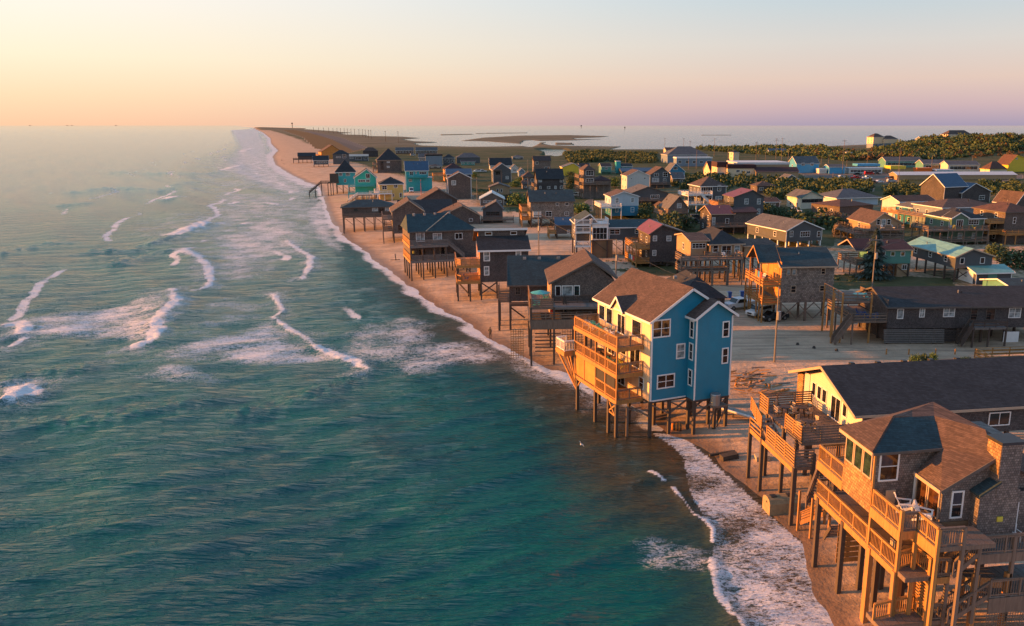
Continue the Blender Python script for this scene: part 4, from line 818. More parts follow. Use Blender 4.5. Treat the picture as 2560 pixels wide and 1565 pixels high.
# dark tall house with clerestory
F=Fr(0,0,o=(-14.11,142.37,.5),ang=9); r=thing('beach_house','dark brown tall house with white edged clerestory roof and glowing ocean decks','house',F)
MB().prism([(0,3.3),(8.6,3.3),(8.6,9.1),(8.6,9.12),(0,9.12)],0,9,'y').build('wall','shingle_dark',r)
MB().box(-.02,8.4,4,4.2,10.4,12.1).build('clerestory_wall','shingle_brown',r)
b=MB(); b.prism([(-.5,8.9),(4.0,10.85),(4.0,11.0),(-.5,9.06)],-.45,9.0,'x'); b.build('roof','roof_black',r)
b=MB(); b.prism([(3.6,12.15),(9.4,9.4),(9.4,9.55),(3.6,12.33)],-.8,8.9,'x'); b.build('upper_roof','roof_black',r)
MB().box(-.82,8.92,3.52,3.6,12.0,12.4).build('fascia','trim_white',r); MB().box(-.5,9.05,-.56,-.5,8.75,9.06).build('fascia','trim_white',r)
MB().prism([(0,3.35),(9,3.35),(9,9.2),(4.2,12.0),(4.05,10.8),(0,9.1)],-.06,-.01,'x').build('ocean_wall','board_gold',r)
for a in ((.6,1.73,7.05,8.95),(.63,1.58,4.5,6.15),(6.31,7.33,7.8,9.0)): window(r,'v',a[0],a[1],a[2],a[3],0,'trim_white','glass_curtain',1,2,.14)
for a in ((1.2,2.5),(5.8,7.0)): window(r,'v',a[0],a[1],11.1,11.75,4,'trim_white','glass_warm',1,1,.1)
for v,h in ((1.5,6.9),(5,6.9),(2.2,4.0),(6,4.0)): window(r,'u',v,v+1.4,h,h+1.6,-.07)
for lv,vv in ((6.5,-.6),(3.6,-.4)):
    deck(r,-4.2,-.02,vv,8.4,lv,'wood_gold',.4); railing(r,[(-.1,vv,lv),(-3.4,vv,lv),(-4.15,vv+1.4,lv),(-4.15,8.3,lv)],'board' if lv>5 else 'pick',1.05,'wood_new',1.5); MB().box(-4.2,-.05,vv-.06,vv,lv-.5,lv).build('rim_beam','wood_gold',r)
for u,v in ((.1,.1),(2.9,.1),(5.8,.1),(8.4,.1),(.1,4),(.1,8),(-4,.9),(-1.9,-.3),(-4,4.5),(-4,8),(-2.,4)): post(r,u,v,-2,6.4 if u<-3 else 3.5,.27,'wood_dark')
brace(r,[((.1,.1,3.2),(2.9,.1,1.2)),((2.9,.1,3.2),(.1,.1,1.2)),((-4,.9,3.3),(-1.9,-.3,1.))],'wood_dark',.2)
adirondack('blue chair on the lower ocean deck of the dark clerestory house',F.w(-2.4,1.4,3.6),F.a+1.2,'plastic_blue')
# hip roofed house with two long decks
F=Fr(0,0,o=(-30.17,162.5,0.),ang=18); r=thing('beach_house','large teal hip roofed house with long two storey grey decks on beach pilings','house',F)
MB().box(.3,14,2.2,13,4.1,10.0).build('wall','shingle_brown',r)
b=MB(); x0,x1,y0,y1,hb=-.1,14.4,1.8,13.4,9.95; A_,B_,C_=(.5,7.5,12.95),(9.3,7.0,13.1),(3.6,1.8,9.95)
for f_ in ([(x0,y0,hb),C_,B_,A_],[C_,(x1,y0,hb),B_],[(x1,y0,hb),(x1,y1,hb),B_],[(x1,y1,hb),(x0,y1,hb),A_,B_],[(x0,y1,hb),(x0,y0,hb),A_],[(x0,y0,hb-.01),(x0,y1,hb-.01),(x1,y1,hb-.01),(x1,y0,hb-.01)]): b.poly(f_)
b.build('roof','roof_teal',r); brace(r,[((3.6,1.78,9.98),(9.3,7,13.12))],'trim_tan',.16).name='hip_ridge'
MB().box(x0,x1,y0-.04,y0,hb-.25,hb).build('fascia','trim_dark',r)
for u in (2.,4.2,6.4,9.4): MB().box(u-.22,u+.22,6.6,7.0,12.6,13.15).build('roof_vent','metal_grey',r)
window(r,'v',1.6,3.35,7.85,9.85,2.2,'trim_white','glass_curtain',2,1,.12,'patio_door'); window(r,'v',5.05,6.9,8.0,9.45,2.2,'trim_white','glass_curtain',2,1); window(r,'v',9.6,11.2,8.0,9.3,2.2,'trim_white','glass',2,1)
window(r,'v',6.4,7.5,4.6,6.6,2.2,'trim_tan','glass',1,1,.1,'door'); window(r,'v',2.0,3.5,4.9,6.3,2.2,'trim_dark','glass',2,1)
for lv,u1 in ((7.36,7.8),(4.3,9.3)):
    deck(r,0,u1,0,2.15,lv,'wood_grey'); railing(r,[(.05,11,lv),(.05,.05,lv)],'board',1.05,'wood_gold',1.6); railing(r,[(.05,.05,lv),(u1,.05,lv)],'board',1.05,'wood_grey',1.7); MB().box(-.06,0,0,11,lv-.5,lv).build('rim_beam','wood_gold',r); MB().box(0,u1,-.05,0,lv-.5,lv-.05).build('rim_beam','wood_grey',r)  # ocean rail and beam carry painted orange sunlight; the grey front is unlit
    deck(r,0.,.28,2.2,11,lv,'wood')
stairs(r,(11.2,1.0,4.4),(7.9,1.0,7.36),1.1,'wood_grey'); deck(r,9.3,13.5,0,2.15,4.3,'wood_dark')
for i in range(6):
    for j in range(4): post(r,.15+i*2.4,.15+j*3.4,-1.5,7.3 if j==0 and i<4 else 4.0,.27,'wood_dark')
brace(r,[((9.7,.1,3.9),(12.1,.1,1.6))],'wood_dark',.16)
MB().box(.7,1.0,1.2,1.5,5.6,6.1).build('lamp','plastic_yellow',r)
ST='shingle_dark'
PH('low dark house under spreading teal roof high on long beach pilings',ZG,125,1000,842,395,262,'hip',fl=560,dep=9,ang=13,wall='shingle_brown',rf='roof_teal',trim='trim_dark',wins=((620,392,715,465,'c'),(845,392,940,465,'c'),(730,410,820,540,'d'),(300,420,380,470,'d')),fd=((120,860,565,1.6),),z0=.3,braces=False,gz=-1.5)
PH('purple brown gabled house with slatted stair tower beside the long pilings',ZG,985,1490,1010,470,290,'v',xa=1245,fl=850,dep=11,ang=13,wall='shingle_brown',rf='roof',trim='trim_tan',wins=((1060,690,1190,800,'d'),),od=(2.6,[3.2,6.2]),z0=.8,gz=-1.5)
PH('wide black roofed low house between the purple gable and the teal hip roof',ZG,1100,1990,690,505,278,'u',dep=14,ang=13,wall=ST,rf='roof_black',trim='trim_dark',auto=0)
PH('dark gabled house with brown lit roof edge behind the black roof',ZG,1440,2075,480,285,98,'v',xa=1755,dep=12,ang=13,wall='shingle_dark',rf='roof',trim='trim_dark',auto=1)
PH('brown walled gabled cottage with a tiny white window behind the hip roofed house',ZB,760,1540,1500,1320,1118,'v',xa=1205,dep=11,ang=13,wall='shingle_brown',rf='roof',trim='trim_tan',wins=((1330,1352,1400,1415),),auto=1)
# turquoise, yellow and the far houses on the beach
PH('turquoise blue house with dark hip roof at the beach edge',ZA,1000,1380,1190,740,480,'hip',fl=1010,dep=10,ang=14,wall='lap_turq',rf='roof_black',trim='trim_white',wins=((1040,752,1115,820,'n3'),(1190,750,1270,820,'n3'),(1150,880,1195,950)),z0=1.)
PH('bright sea green house with arched window and stacked pale balconies',ZA,1390,1810,1310,860,690,'v',xa=1610,fl=1190,dep=10,ang=14,wall='lap_green',rf='roof_black',trim='trim_white',wins=((1600,770,1680,870,'s'),(1440,892,1590,950,'n3'),(1600,892,1680,950)),fd=((1232,1790,1030,2.),(1232,1650,1185,2.)),wood='lap_turq',z0=1.)
PH('golden yellow house with dark hip roof and white balcony railings',ZA,1890,2365,1335,985,835,'hip',dep=10,ang=14,wall='lap_yellow',rf='roof_black',trim='trim_white',wins=((1930,1015,2030,1100),(2175,995,2250,1065),(2150,1180,2180,1250),(2290,1170,2340,1260)),fd=((1670,2140,1185,2.4,'pick'),),od=(2.,[3.0]),wood='trim_white',z0=1.5)
F=Fr(0,0,o=gpt(*ZA(1250,1400)),ang=13); r=thing('boardwalk','white railed ramp climbing from the beach beside the yellow house','boardwalk',F)
stairs(r,(0,0,1.),(3.5,3.5,3.2),1.6,'wood_grey',False); deck(r,3.5,9,2.8,4.6,3.3,'wood_grey'); railing(r,[(0,-.6,1.1),(3.5,2.8,3.3),(9,2.8,3.3)],'far',1.,'trim_white')
for u,v in ((1.5,1.5),(3.5,3),(6,3),(9,3)): post(r,u,v,-2,3.2,.2,'wood_dark')
F=Fr(0,0,o=gpt(*ZA(870,1215)),ang=14); r=thing('beach_stair','dark wooden stair from the turquoise house down to the surf','stairs',F)
stairs(r,(-9,0,1.2),(-3.6,0,5.6),1.6,'wood_dark'); deck(r,-3.6,.5,-.8,.8,5.6,'wood_dark'); railing(r,[(-3.6,-.7,5.6),(.5,-.7,5.6)],'far',1,'wood_dark'); deck(r,-.8,4.,-.8,6,5.6,'wood_dark')
MB().box(0.2,4.,-.6,.0,5.7,9.6).build('privacy_wall','wood_dark',r)
for u in (-9,-6.4,-3.6,-.8,.4,1.4): post(r,u,-.7,-3,(5.5 if u>-4 else (1.6 if u<-8 else 3.2)),.3,'wood_dark'); post(r,u,.7,-3,(5.5 if u>-4 else (1.6 if u<-8 else 3.2)),.3,'wood_dark')
PH('small dark house on low pilings closest to the open beach far away',ZA,215,560,560,415,345,'u',fl=490,dep=9,ang=16,wall='shingle_dark',rf='roof_black',auto=1,od=(4.,[2.8]),wood='wood_dark',z0=1.2)
PH('low far house with green black roof and pale window band at the beach',ZA,530,830,640,500,408,'u',fl=588,dep=9,ang=16,wall='lap_slate',rf='roof_black',trim='trim_white',wins=((590,520,800,556,'n4'),),auto=1,z0=1.2)
PH('far gabled house whose ocean side glows orange above the beach',ZA,690,1110,480,330,190,'v',xa=900,dep=14,ang=26,wall='board_gold',rf='roof',auto=2,od=(3.,),wood='wood_gold')
PH('far dark hip roofed house beside the glowing orange one',ZA,930,1250,580,372,288,'hip',dep=10,ang=14,wall='lap_slate',rf='roof_black',wins=((1120,375,1190,455,'n3'),(990,420,1080,450)),auto=1)
PH('far flat roofed house with a row of tall white windows',ZA,1250,1650,520,415,375,'flat',dep=9,ang=14,wall='lap_slate',rf='roof_black',trim='trim_white',wins=((1390,425,1510,490,'n4'),(1270,425,1340,465,'n3'),(1560,430,1625,488,'n2')),auto=0)
PH('far grey gabled cottage behind the flat roofed house',ZA,1545,1845,430,310,232,'hip',dep=9,ang=12,wall='shingle_dark',rf='roof',auto=0)
PH('large brown house under a very tall dark roof beyond the sea green house',ZA,1840,2330,760,495,255,'hip',dep=15,ang=14,wall='shingle_brown',rf='roof_black',trim='trim_tan',wins=((2030,520,2090,552,'c'),(2030,615,2085,652,'c'),(1900,520,1960,700,'dn3')),fd=((2050,2330,755,3),),auto=2,od=(2.5,))
PH('turquoise house with blue grey roof and shaded garage bays',ZB,125,540,845,436,262,'u',dep=11,ang=12,wall='lap_turq',rf='roof_blue',trim='trim_white',wins=((185,455,255,540,'n2'),(290,455,322,500),(370,455,512,508,'n3'),(170,600,230,650)),fd=((130,520,560,1.8),),wood='lap_turq',auto=1)
r,F,*_h=HOUSES['turquoise house with blue grey roof and shaded garage bays']
PH('',ZB,525,615,800,570,560,'flat',dep=6,ang=12,wall='lap_turq',rf='roof_white',root=r,F=F,auto=0,v0=-.1)
PH('rust brown wooden house with sunlit orange decks and hip roof',ZB,860,1230,640,410,292,'hip',dep=10,ang=12,wall='board_gold',rf='roof_maroon',od=(6.,),wood='wood_gold',wins=((980,440,1050,500),),auto=2)
r,F=PH('blue house with a lower brown gable in front and white eave trim',ZB,930,1365,985,585,468,'v',xa=1140,dep=7,ang=10,wall='shingle_brown',rf='roof',trim='trim_white',wins=((990,625,1076,716,'cn2'),),auto=1)
PH('',ZB,885,1372,985,505,408,'u',dep=9,ang=10,wall='lap_navy',rf='roof_blue',trim='trim_white',root=r,F=F,v0=7.1,auto=1)
PH('plain pale grey box building with flat dark roof',ZB,495,812,340,152,120,'flat',dep=10,ang=10,wall='lap_greyblue',rf='roof_black',auto=0,cat='building',name='building')
PH('far grey house with broad hip roof beyond the rust brown one',ZB,1090,1540,300,182,92,'hip',dep=12,ang=8,wall='lap_slate',rf='roof_grey',auto=0)
PH('dark roofed house with small white gable at its ocean end',ZB,1735,2150,420,335,195,'u',dep=11,ang=8,wall='lap_white',rf='roof_black',trim='trim_white',auto=1)
PH('slate gabled house with white trim and golden ocean wall in the middle distance',ZB,1795,2140,670,425,300,'v',xa=1960,dep=10,ang=10,wall='lap_slate',rf='roof',trim='trim_white',wins=((2035,540,2092,600,'cn2'),(1840,450,1930,520,'d')),fd=((1795,1960,420,1.5,'none'),),auto=2)
PH('small tan cottage with shallow grey gable roof',ZB,1725,2105,905,760,692,'v',xa=1905,dep=9,ang=6,wall='lap_tan',rf='roof_grey',trim='trim_dark',wins=((1858,785,1900,850,'s'),(1935,785,1972,850,'s')),auto=1)
PH('low cottage with shining ice blue metal roof',ZB,1545,2000,1110,985,866,'v',xa=1770,dep=11,ang=5,wall='shingle_grey',rf='roof_ice',trim='trim_white',wins=((1600,1010,1960,1055,'n6'),),auto=1,pane='glass')
PH('grey decked cottage with pinkish roof in front of the ice blue roof',ZB,1600,1975,1440,1180,1042,'v',xa=1850,dep=8,ang=4,wall='lap_slate',rf='roof_grey',trim='trim_dark',wins=((1650,1220,1920,1300,'dn3'),),fd=((1560,2190,1380,2.4),),auto=1)
PH('dark three tier house with small upper roof far behind the shingled blocks',ZC,375,660,485,285,212,'u',dep=9,ang=8,wall='shingle_grey',rf='roof_black',trim='trim_dark',wins=((400,300,450,350),(560,390,640,425,'n2')),auto=2)
PH('big dark brown house with glowing ocean edge and white framed corner windows',ZC,430,880,840,598,430,'u',dep=10,ang=8,wall='shingle_dark',rf='roof_black',wins=((455,595,512,652,'cn2'),(820,598,877,652,'n2'),(470,718,502,768),(600,722,652,768),(725,715,762,768,'c'),(822,715,870,768)),auto=2,od=(1.5,))
r,F=PH('broad grey shingled house with slate green roof on crossed pilings',ZC,320,1055,1430,986,800,'u',fl=1290,dep=11,ang=7,wall='shingle_light',rf='roof_teal',trim='trim_dark',wins=((575,1150,682,1240,'n2'),(900,1160,975,1222,'n2'),(750,1003,805,1050),(905,1000,975,1050)),od=(2.6,),wood='wood_gold',braces=True,auto=2)
u0_,h_=F.onv(*ZC(362,1250),-1.5); u1_,h2_=F.onv(*ZC(502,1155),-1.5); MB().box(u0_,u1_,-1.5,-1.42,h_,h2_).box(u0_,u0_+.08,-1.42,-.05,h_,h2_).box(u1_-.08,u1_,-1.42,-.05,h_,h2_).build('balcony_panel','lap_white',r); deck(r,u0_,u1_,-1.42,-.05,h_,'wood_grey')
vents(r,F,ZC,((558,835),(795,833)),5.0)
PH('small lean building with teal roof and a sunlit stair in the sand',ZH,1300,1560,850,632,522,'u',fl=770,dep=6,ang=5,wall='shingle_brown',rf='roof_blue',trim='trim_dark',wins=((1465,705,1505,765,'n2'),),auto=1,od=(2.,[1.7]),wood='wood_gold')
PH('little lemon walled cottage with grey green roof',ZC,860,1150,540,395,330,'v',xa=1050,dep=9,ang=8,wall='lap_lemon',rf='roof_grey',trim='trim_white',auto=1)
r,F=PH('tall grey house with triple white windows on two floors',ZC,1225,1420,940,445,352,'hip',dep=10,ang=9,wall='shingle_grey',rf='roof',wins=((1262,452,1395,540,'n3'),(1262,592,1395,655,'n3')),auto=2,od=(2.,),fd=((1220,1690,690,2.),))
PH('',ZC,1425,1690,940,620,542,'hip',dep=9,ang=9,wall='shingle_grey',rf='roof_maroon',root=r,F=F,auto=0)
r,F=PH('turquoise motel wing with a square tower and dark roofs',ZC,1530,1700,505,388,335,'u',dep=9,ang=8,wall='lap_teal',rf='roof_black',trim='trim_white',wins=((1590,400,1640,440),),cat='building',name='motel',auto=1,fd=((1530,1780,470,1.5),),wood='lap_teal')
PH('',ZC,1785,1860,505,300,292,'flat',dep=4,ang=8,wall='lap_turq',rf='roof_white',root=r,F=F,auto=0); PH('',ZC,1880,2055,500,385,335,'u',dep=9,ang=8,wall='lap_teal',rf='roof_black',trim='trim_white',root=r,F=F,auto=0)
PH('long low building with deep blue metal roof',ZC,1880,2420,520,472,412,'u',dep=12,ang=8,wall='lap_slate',rf='roof_blue',auto=0,cat='building',name='building')
PH('plain white gabled house with two small high windows',ZC,1965,2355,800,548,455,'v',xa=2165,dep=11,ang=9,wall='lap_white',rf='roof',trim='trim_white',wins=((2028,575,2056,606),(2258,568,2288,604)),auto=2)
PH('dark purple gabled house with blue grey roof behind the blue and white one',ZD,-150,435,1130,890,788,'v',xa=130,dep=13,ang=8,wall='lap_slate',rf='roof_grey',trim='trim_dark',wins=((160,905,300,970,'n4'),),fd=((-120,430,995,2.2),),auto=1)
r,F=PH('two tone house white above and blue below with a white corner porch',ZC,1690,2165,1275,905,822,'v',xa=1915,fl=1230,dep=10,ang=8,wall='lap_sky',rf='roof',trim='trim_white',wins=((1765,920,1830,1010,'c'),(2030,920,2092,1000,'c'),(1765,1090,1822,1168),(2030,1080,2092,1168)),ysplit=1062,wall2='lap_azure',fd=((1525,1880,1085,2.6,'pick'),),od=(3.6,),wood='trim_white',auto=2)
PH('slate house with tall white windows and brown lit roof slope',ZD,155,470,800,600,485,'v',xa=340,dep=10,ang=9,wall='lap_slate',rf='roof',trim='trim_dark',wins=((215,572,290,622,'n2'),(352,555,426,630),(185,645,292,710,'c'),(355,655,402,712)),fd=((155,470,745,1.8),),auto=1)
PH('blue gabled house with pale roof and sunlit cream side',ZD,440,690,680,548,425,'v',xa=550,dep=8,ang=12,wall='lap_azure',rf='roof_grey',trim='trim_white',wins=((512,472,582,520,'n3'),),auto=2)
r,F=PH('dark slate house outlined in white trim with wraparound white decks and stair',ZD,920,1330,1165,770,622,'hip',fl=1060,dep=11,ang=12,wall='lap_slate',rf='roof',trim='trim_white',wins=((940,782,1118,902,'n5'),(1190,755,1250,850,'n2'),(1160,925,1256,990,'cn2'),(1060,920,1110,980)),fd=((745,1120,905,2.8,'pick'),(745,1130,1052,2.8,'pick')),od=(4.2,),wood='trim_white',auto=3,pil='trim_white')
a0,h_=F.onv(*ZD(1080,1050),-3.4); a1,h2_=F.onv(*ZD(930,900),-3.4); stairs(r,(a0,-3.4,h_),(a1,-3.4,h2_),1.,'trim_white')
PH('slate grey house with orange lit roof slope and side deck',ZD,1430,1910,1300,945,842,'v',xa=1740,dep=9,ang=9,wall='lap_slate',rf='roof_red',trim='trim_dark',wins=((1605,965,1672,1052,'c'),(1800,965,1862,1052,'c'),(1800,1120,1852,1202,'c')),od=(5.,[4.8]),wood='wood_gold',auto=1)
r,F=PH('maroon metal roofed house with golden gable and timber decks',ZD,1090,1440,1500,1205,1075,'u',dep=9,ang=10,wall='shingle_dark',rf='roof_red',trim='trim_tan',wins=((1108,1250,1162,1372,'c'),(1310,1270,1372,1352)),fd=((1085,1810,1400,3.),),auto=2,wood='wood')
PH('',ZD,1445,1800,1500,1180,1105,'u',dep=8,ang=10,wall='shingle_brown',rf='roof_maroon',root=r,F=F,auto=0)
PH('weathered grey steep roofed shack with broad low deck among bushes',ZD,440,735,1420,1110,940,'v',xa=610,fl=1200,dep=9,ang=10,wall='shingle_grey',rf='roof_grey',trim='trim_dark',wins=((570,1040,640,1110,'c'),),fd=((430,740,1185,2.),),od=(2.,),auto=1)
# white trimmed house with glazed porch
r,F=PH('slate house with teal roof, glazed white porch tower and white balconies',Z4,520,1050,690,380,300,'u',fl=510,dep=9,ang=6,wall='lap_slate',rf='roof_teal',trim='trim_white',wins=((525,392,637,450,'n2'),(795,392,832,442)),auto=1)
PH('',Z4,340,515,690,345,335,'flat',dep=5,ang=6,wall='trim_white',rf='roof_white',fl=510,root=r,F=F,wins=((345,375,502,505,'n4'),),v0=-1.5,auto=0); PH('',Z4,345,560,690,515,505,'flat',dep=5,ang=6,wall='board_wall',rf='wood_grey',root=r,F=F,v0=-1.0,auto=0)
u0_,h_=F.onv(*Z4(342,345),-1.5); u1_,_=F.onv(*Z4(515,345),-1.5); railing(r,[(u0_,3.4,h_+.1),(u0_,-1.45,h_+.1),(u1_,-1.45,h_+.1),(u1_,3.4,h_+.1)],'pick',1.1,'trim_white',1.4)
PH('',Z4,170,400,690,330,243,'v',xa=322,dep=8,ang=6,wall='lap_slate',rf='roof_teal',trim='trim_white',root=r,F=F,fl=520,fd=((160,330,345,2.,'pick'),(160,330,425,2.,'pick'),(160,330,572,2.,'pick')),wood='trim_white',auto=1)
PH('dark house with rust red roof and clothes hung on its ocean decks',Z4,950,1335,800,445,358,'v',xa=1090,fl=745,dep=10,ang=9,wall='shingle_dark',rf='roof_red',trim='trim_dark',wins=((985,462,1030,522,'c'),(1130,462,1182,522,'c'),(980,615,1022,677,'c')),od=(3.0,),wood='wood_gold',braces=True,auto=2,he2=None)
r,F=PH('large hip roofed house with tan front, white framed doors and deep timber decks',Z4,1580,1940,960,548,380,'hip',fl=690,dep=12,ang=9,wall='lap_tan',rf='roof_black',trim='trim_tan',wins=((1620,562,1682,642),(1712,567,1822,682,'n2'),(1850,562,1912,642,'c')),fd=((1290,1950,722,4.),(1290,1800,835,4.)),auto=2,od=(1.,),odr='board')
PH('',Z4,1390,1565,960,522,442,'u',dep=9,ang=9,wall='lap_tan',rf='roof',trim='trim_tan',root=r,F=F,fl=690,wins=((1400,540,1550,600,'n4'),),v0=1.,auto=1); PH('',Z4,1960,2280,960,578,505,'u',dep=9,ang=9,wall='lap_tan',rf='roof',trim='trim_tan',root=r,F=F,fl=690,v0=1.,auto=1)
r,F=PH('two storey grey shingle house with crossed pilings and golden ocean balconies',ID,1947,2087,806,667,622,'u',fl=757,dep=9,ang=5,wall='shingle_light',rf='roof_teal',trim='trim_tan',frame='trim_tan',wins=((1966,672,1977,688,'cs'),(1979,672,1991,688,'cs'),(2052,670,2064,686),(1976,714,1991,732),(2048,713,2062,728)),od=(2.8,),wood='wood_gold',braces=True,pil='wood',auto=2)
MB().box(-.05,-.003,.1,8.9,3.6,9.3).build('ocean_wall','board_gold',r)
roof_obj(r,'u',-3.0,-.2,1.2,6.5,9.2,11.2,'roof_teal',None,.3,trim='wood_gold',name='porch_roof')
for v in (1.3,6.4): post(r,-2.8,v,-1,9.2,.18,'wood_gold')
for p_,m_,l_ in (((-2.8,2.2,7.6),'cloth_blue','blue towel on the balcony rail of the grey shingle house'),((-2.8,1.2,7.6),'cloth_red','red towel on the balcony rail of the grey shingle house'),((-2.8,3.4,7.6),'cloth_orange','orange towel on the balcony rail of the grey shingle house')): towel(l_,F.w(*p_),F.a-math.pi/2,.95,.9,m_)
r,F=PH('low dark hip roof right behind the blue house',ID,1700,1812,800,746,681,'hip',dep=13,ang=8,wall='shingle_dark',rf='roof_black',auto=0); vents(r,F,ID,((1688,693),(1730,688)),6.)
# long dark house by the sand lot
r,F=PH('long dark shingled house with slatted skirt, small white windows and black roof',Z5,1040,2800,905,527,325,'u',fl=745,dep=10,ang=2,wall='shingle_dark',rf='roof_black',trim='trim_dark',wins=((1155,540,1232,646,'cs'),(1385,535,1452,630,'cn2'),(1630,530,1757,626,'cn2'),(1905,530,1995,662,'d'),(2065,530,2178,662,'d'),(2300,530,2437,636,'cn2')),od=(4.8,[3.3]),auto=1,gz=-1)
MB().box(-.06,-.003,.1,9.9,3.4,6.2).build('ocean_wall','shingle_brown',r)
q=lambda x,y,v=0.: F.onv(*Z5(x,y),v)
for k in range(8):
    a=q(1025,760+k*18,-.06); c=q(1645,758+k*18,-.06); MB().beam((a[0],-.06,a[1]),(c[0],-.06,c[1]),.04,.16).build('slat','wood_grey',r)
for k in range(5):
    a=q(1645,770+k*26,-.06); c=q(1830,770+k*26,-.06); MB().beam((a[0],-.06,a[1]),(c[0],-.06,c[1]),.04,.12).build('slat','wood_dark',r)
MB().box(.3,11,.5,9.5,.2,3.2).build('lower_wall','shingle_dark',r)
a=q(2240,905); c=q(2412,775); MB().box(a[0],c[0],-.1,0.,a[1],c[1]).build('garage_door','trim_white',r)
a=q(1945,735,-2.2); c=q(2290,735,-2.2); deck(r,a[0],c[0],-2.2,-.02,a[1],'wood_grey'); railing(r,[(a[0],-2.15,a[1]),(c[0],-2.15,a[1])],'far',1.,'wood_dark'); e=q(1700,930,-2.); stairs(r,(e[0]+1.5,-1.6,.2),(a[0],-1.6,a[1]),1.1,'wood_dark')
for x_ in (1950,2110,2285): post(r,q(x_,735,-2.1)[0],-2.1,-1,a[1],.2,'wood_dark')
deck(r,-6.,-2.,1,8,5.9,'wood'); railing(r,[(-2,1,5.9),(-6,1,5.9),(-6,8,5.9)],'far',1.1,'wood',1.8); stairs(r,(-7.2,0.3,.1),(-5,.3,3.3),1.1,'wood')
for u,v in ((-6,1),(-6,4.5),(-6,8),(-2,1),(-7.2,1)): post(r,u,v,-1,7.,.2,'wood_gold')
t=patio_table('turquoise square table on the raised deck of the long dark house',F.w(-3.2,2.4,5.9),'plastic_teal',.9,'plastic_teal'); 
for i,(u,v) in enumerate(((-2.6,3.2),(-2.2,1.5),(-1.2,1.2))): adirondack(('blue chair at the back of the long house deck','blue chair in the middle of the long house deck','blue chair by the deck corner of the long house')[i],F.w(u,v,3.31),F.a+1.+i,'plastic_blue')
adirondack('bright turquoise chair on the raised deck of the long dark house',F.w(-2.3,1.6,5.9),F.a+.5,'plastic_teal')
r,F=PH('low garage with pale mint metal roof and white door',Z5,1965,2340,292,180,98,'u',dep=6,ang=8,wall='lap_slate',rf='roof_mint',trim='trim_white',cat='garage',name='garage',auto=0); MB().box(-.08,-.01,.8,5.2,0,2.3).build('garage_door','trim_white',r); a=F.onv(*Z5(2095,180)); MB().box(a[0],a[0]+1.9,-.06,-.01,.1,2.1).build('door','lap_teal',r)
PH('low teal roofed building at the right edge beyond the garage',Z5,2360,2800,440,345,235,'u',dep=9,ang=6,wall='lap_teal',rf='roof_teal',trim='trim_white',auto=1)
r,F=PH('orange lit slatted deck and dark house mostly cut off by the right frame edge',ID,2668,2850,1010,850,775,'v',xa=2750,fl=925,dep=6,ang=6,wall='shingle_dark',rf='roof',od=(6.4,),wood='wood_gold',auto=2)
# right hand village
PH('dark house on braced pilings with long mint green metal roof',ZF,1610,2085,1185,882,795,'v',xa=1855,fl=1020,dep=17,ang=7,wall='lap_slate',rf='roof_mint',trim='trim_tan',wins=((1685,890,1747,967,'s'),(1928,885,1992,962,'s')),braces=True,auto=3)
r,F=PH('teal walled house with maroon roof and tan lower room',ZF,695,1105,1125,800,682,'u',fl=965,dep=9,ang=5,wall='lap_teal',rf='roof_maroon',trim='trim_tan',wins=((730,815,792,872,'s'),(850,815,908,872,'s'),(970,815,1028,872,'s')),od=(4.5,),auto=1)
a=F.onv(*ZF(945,965)); c=F.onv(*ZF(1100,965)); MB().box(a[0],c[0],.3,6,0,a[1]-.02).build('lower_wall','lap_tan',r); e=F.onv(*ZF(985,1035),.3); e2=F.onv(*ZF(1052,970),.3); window(r,'v',e[0],e2[0],e[1],e2[1],.3,'trim_white','glass',2,1)
roof_obj(r,'u',-4.4,-.2,.6,8.4,5.2,6.8,'roof_maroon',None,.3,trim='trim_tan',name='porch_roof')
PH('tan wood gabled house with a wide upper deck and dark screened floor',ZF,590,985,715,475,356,'v',xa=780,dep=12,ang=6,wall='lap_tan',rf='roof',trim='trim_tan',wins=((738,422,797,522,'c'),(680,425,730,492),(805,425,856,492),(650,585,1005,640,'dn6')),fd=((540,1020,555,3.),(480,1020,650,3.)),od=(4.,),auto=1)
r,F=PH('sage green house with dark roof, white trim and two wraparound decks',ZF,1565,1990,715,412,285,'hip',dep=11,ang=6,wall='lap_sage',rf='roof_black',trim='trim_white',wins=((1790,430,1922,492,'n4'),(1660,590,1720,660,'c'),(1830,590,1890,660,'c')),fd=((1310,2045,560,2.8),(1230,2045,690,2.8)),od=(3.6,),auto=2)
a=F.onv(*ZF(1595,415),-.8); c=F.onv(*ZF(1790,415),-.8); m_=F.onv(*ZF(1695,358),-.8)
b=MB(); gable_wall(b,a[0],c[0],-.8,-.02,F.onv(*ZF(1695,560),-.8)[1],a[1],m_[0],m_[1]); b.build('gable_wall','lap_sage',r); roof_obj(r,'v',a[0],c[0],-.8,3,a[1],m_[1]+.1,'roof_black',m_[0],.3,trim='trim_white',name='gable_roof'); e=F.onv(*ZF(1640,522),-.8); e2=F.onv(*ZF(1732,428),-.8); window(r,'v',e[0],e2[0],e[1],e2[1],-.8,'trim_white','glass',3,1)
PH('blue grey house with glowing yellow ocean wall and broad hip roof',ZF,1480,2190,575,282,172,'hip',dep=13,ang=12,wall='lap_greyblue',rf='roof',trim='trim_white',wins=((1480,285,1528,338),(1995,305,2035,375)),od=(5.,[4.2]),auto=3)
r,F=PH('tall dark brown house with blue black roof and sunlit tan gable',ID,2362,2417,510,467,434,'u',dep=11,ang=24,wall='shingle_dark',rf='roof_blue',trim='trim_white',auto=0); MB().prism([(0.1,.2),(10.9,.2),(10.9,5.9),(5.5,9.5),(.1,5.9)],-.06,-.004,'x').build('gable_wall','lap_cream',r)  # pale sheet paints the sunlight onto the ocean end of the dark house
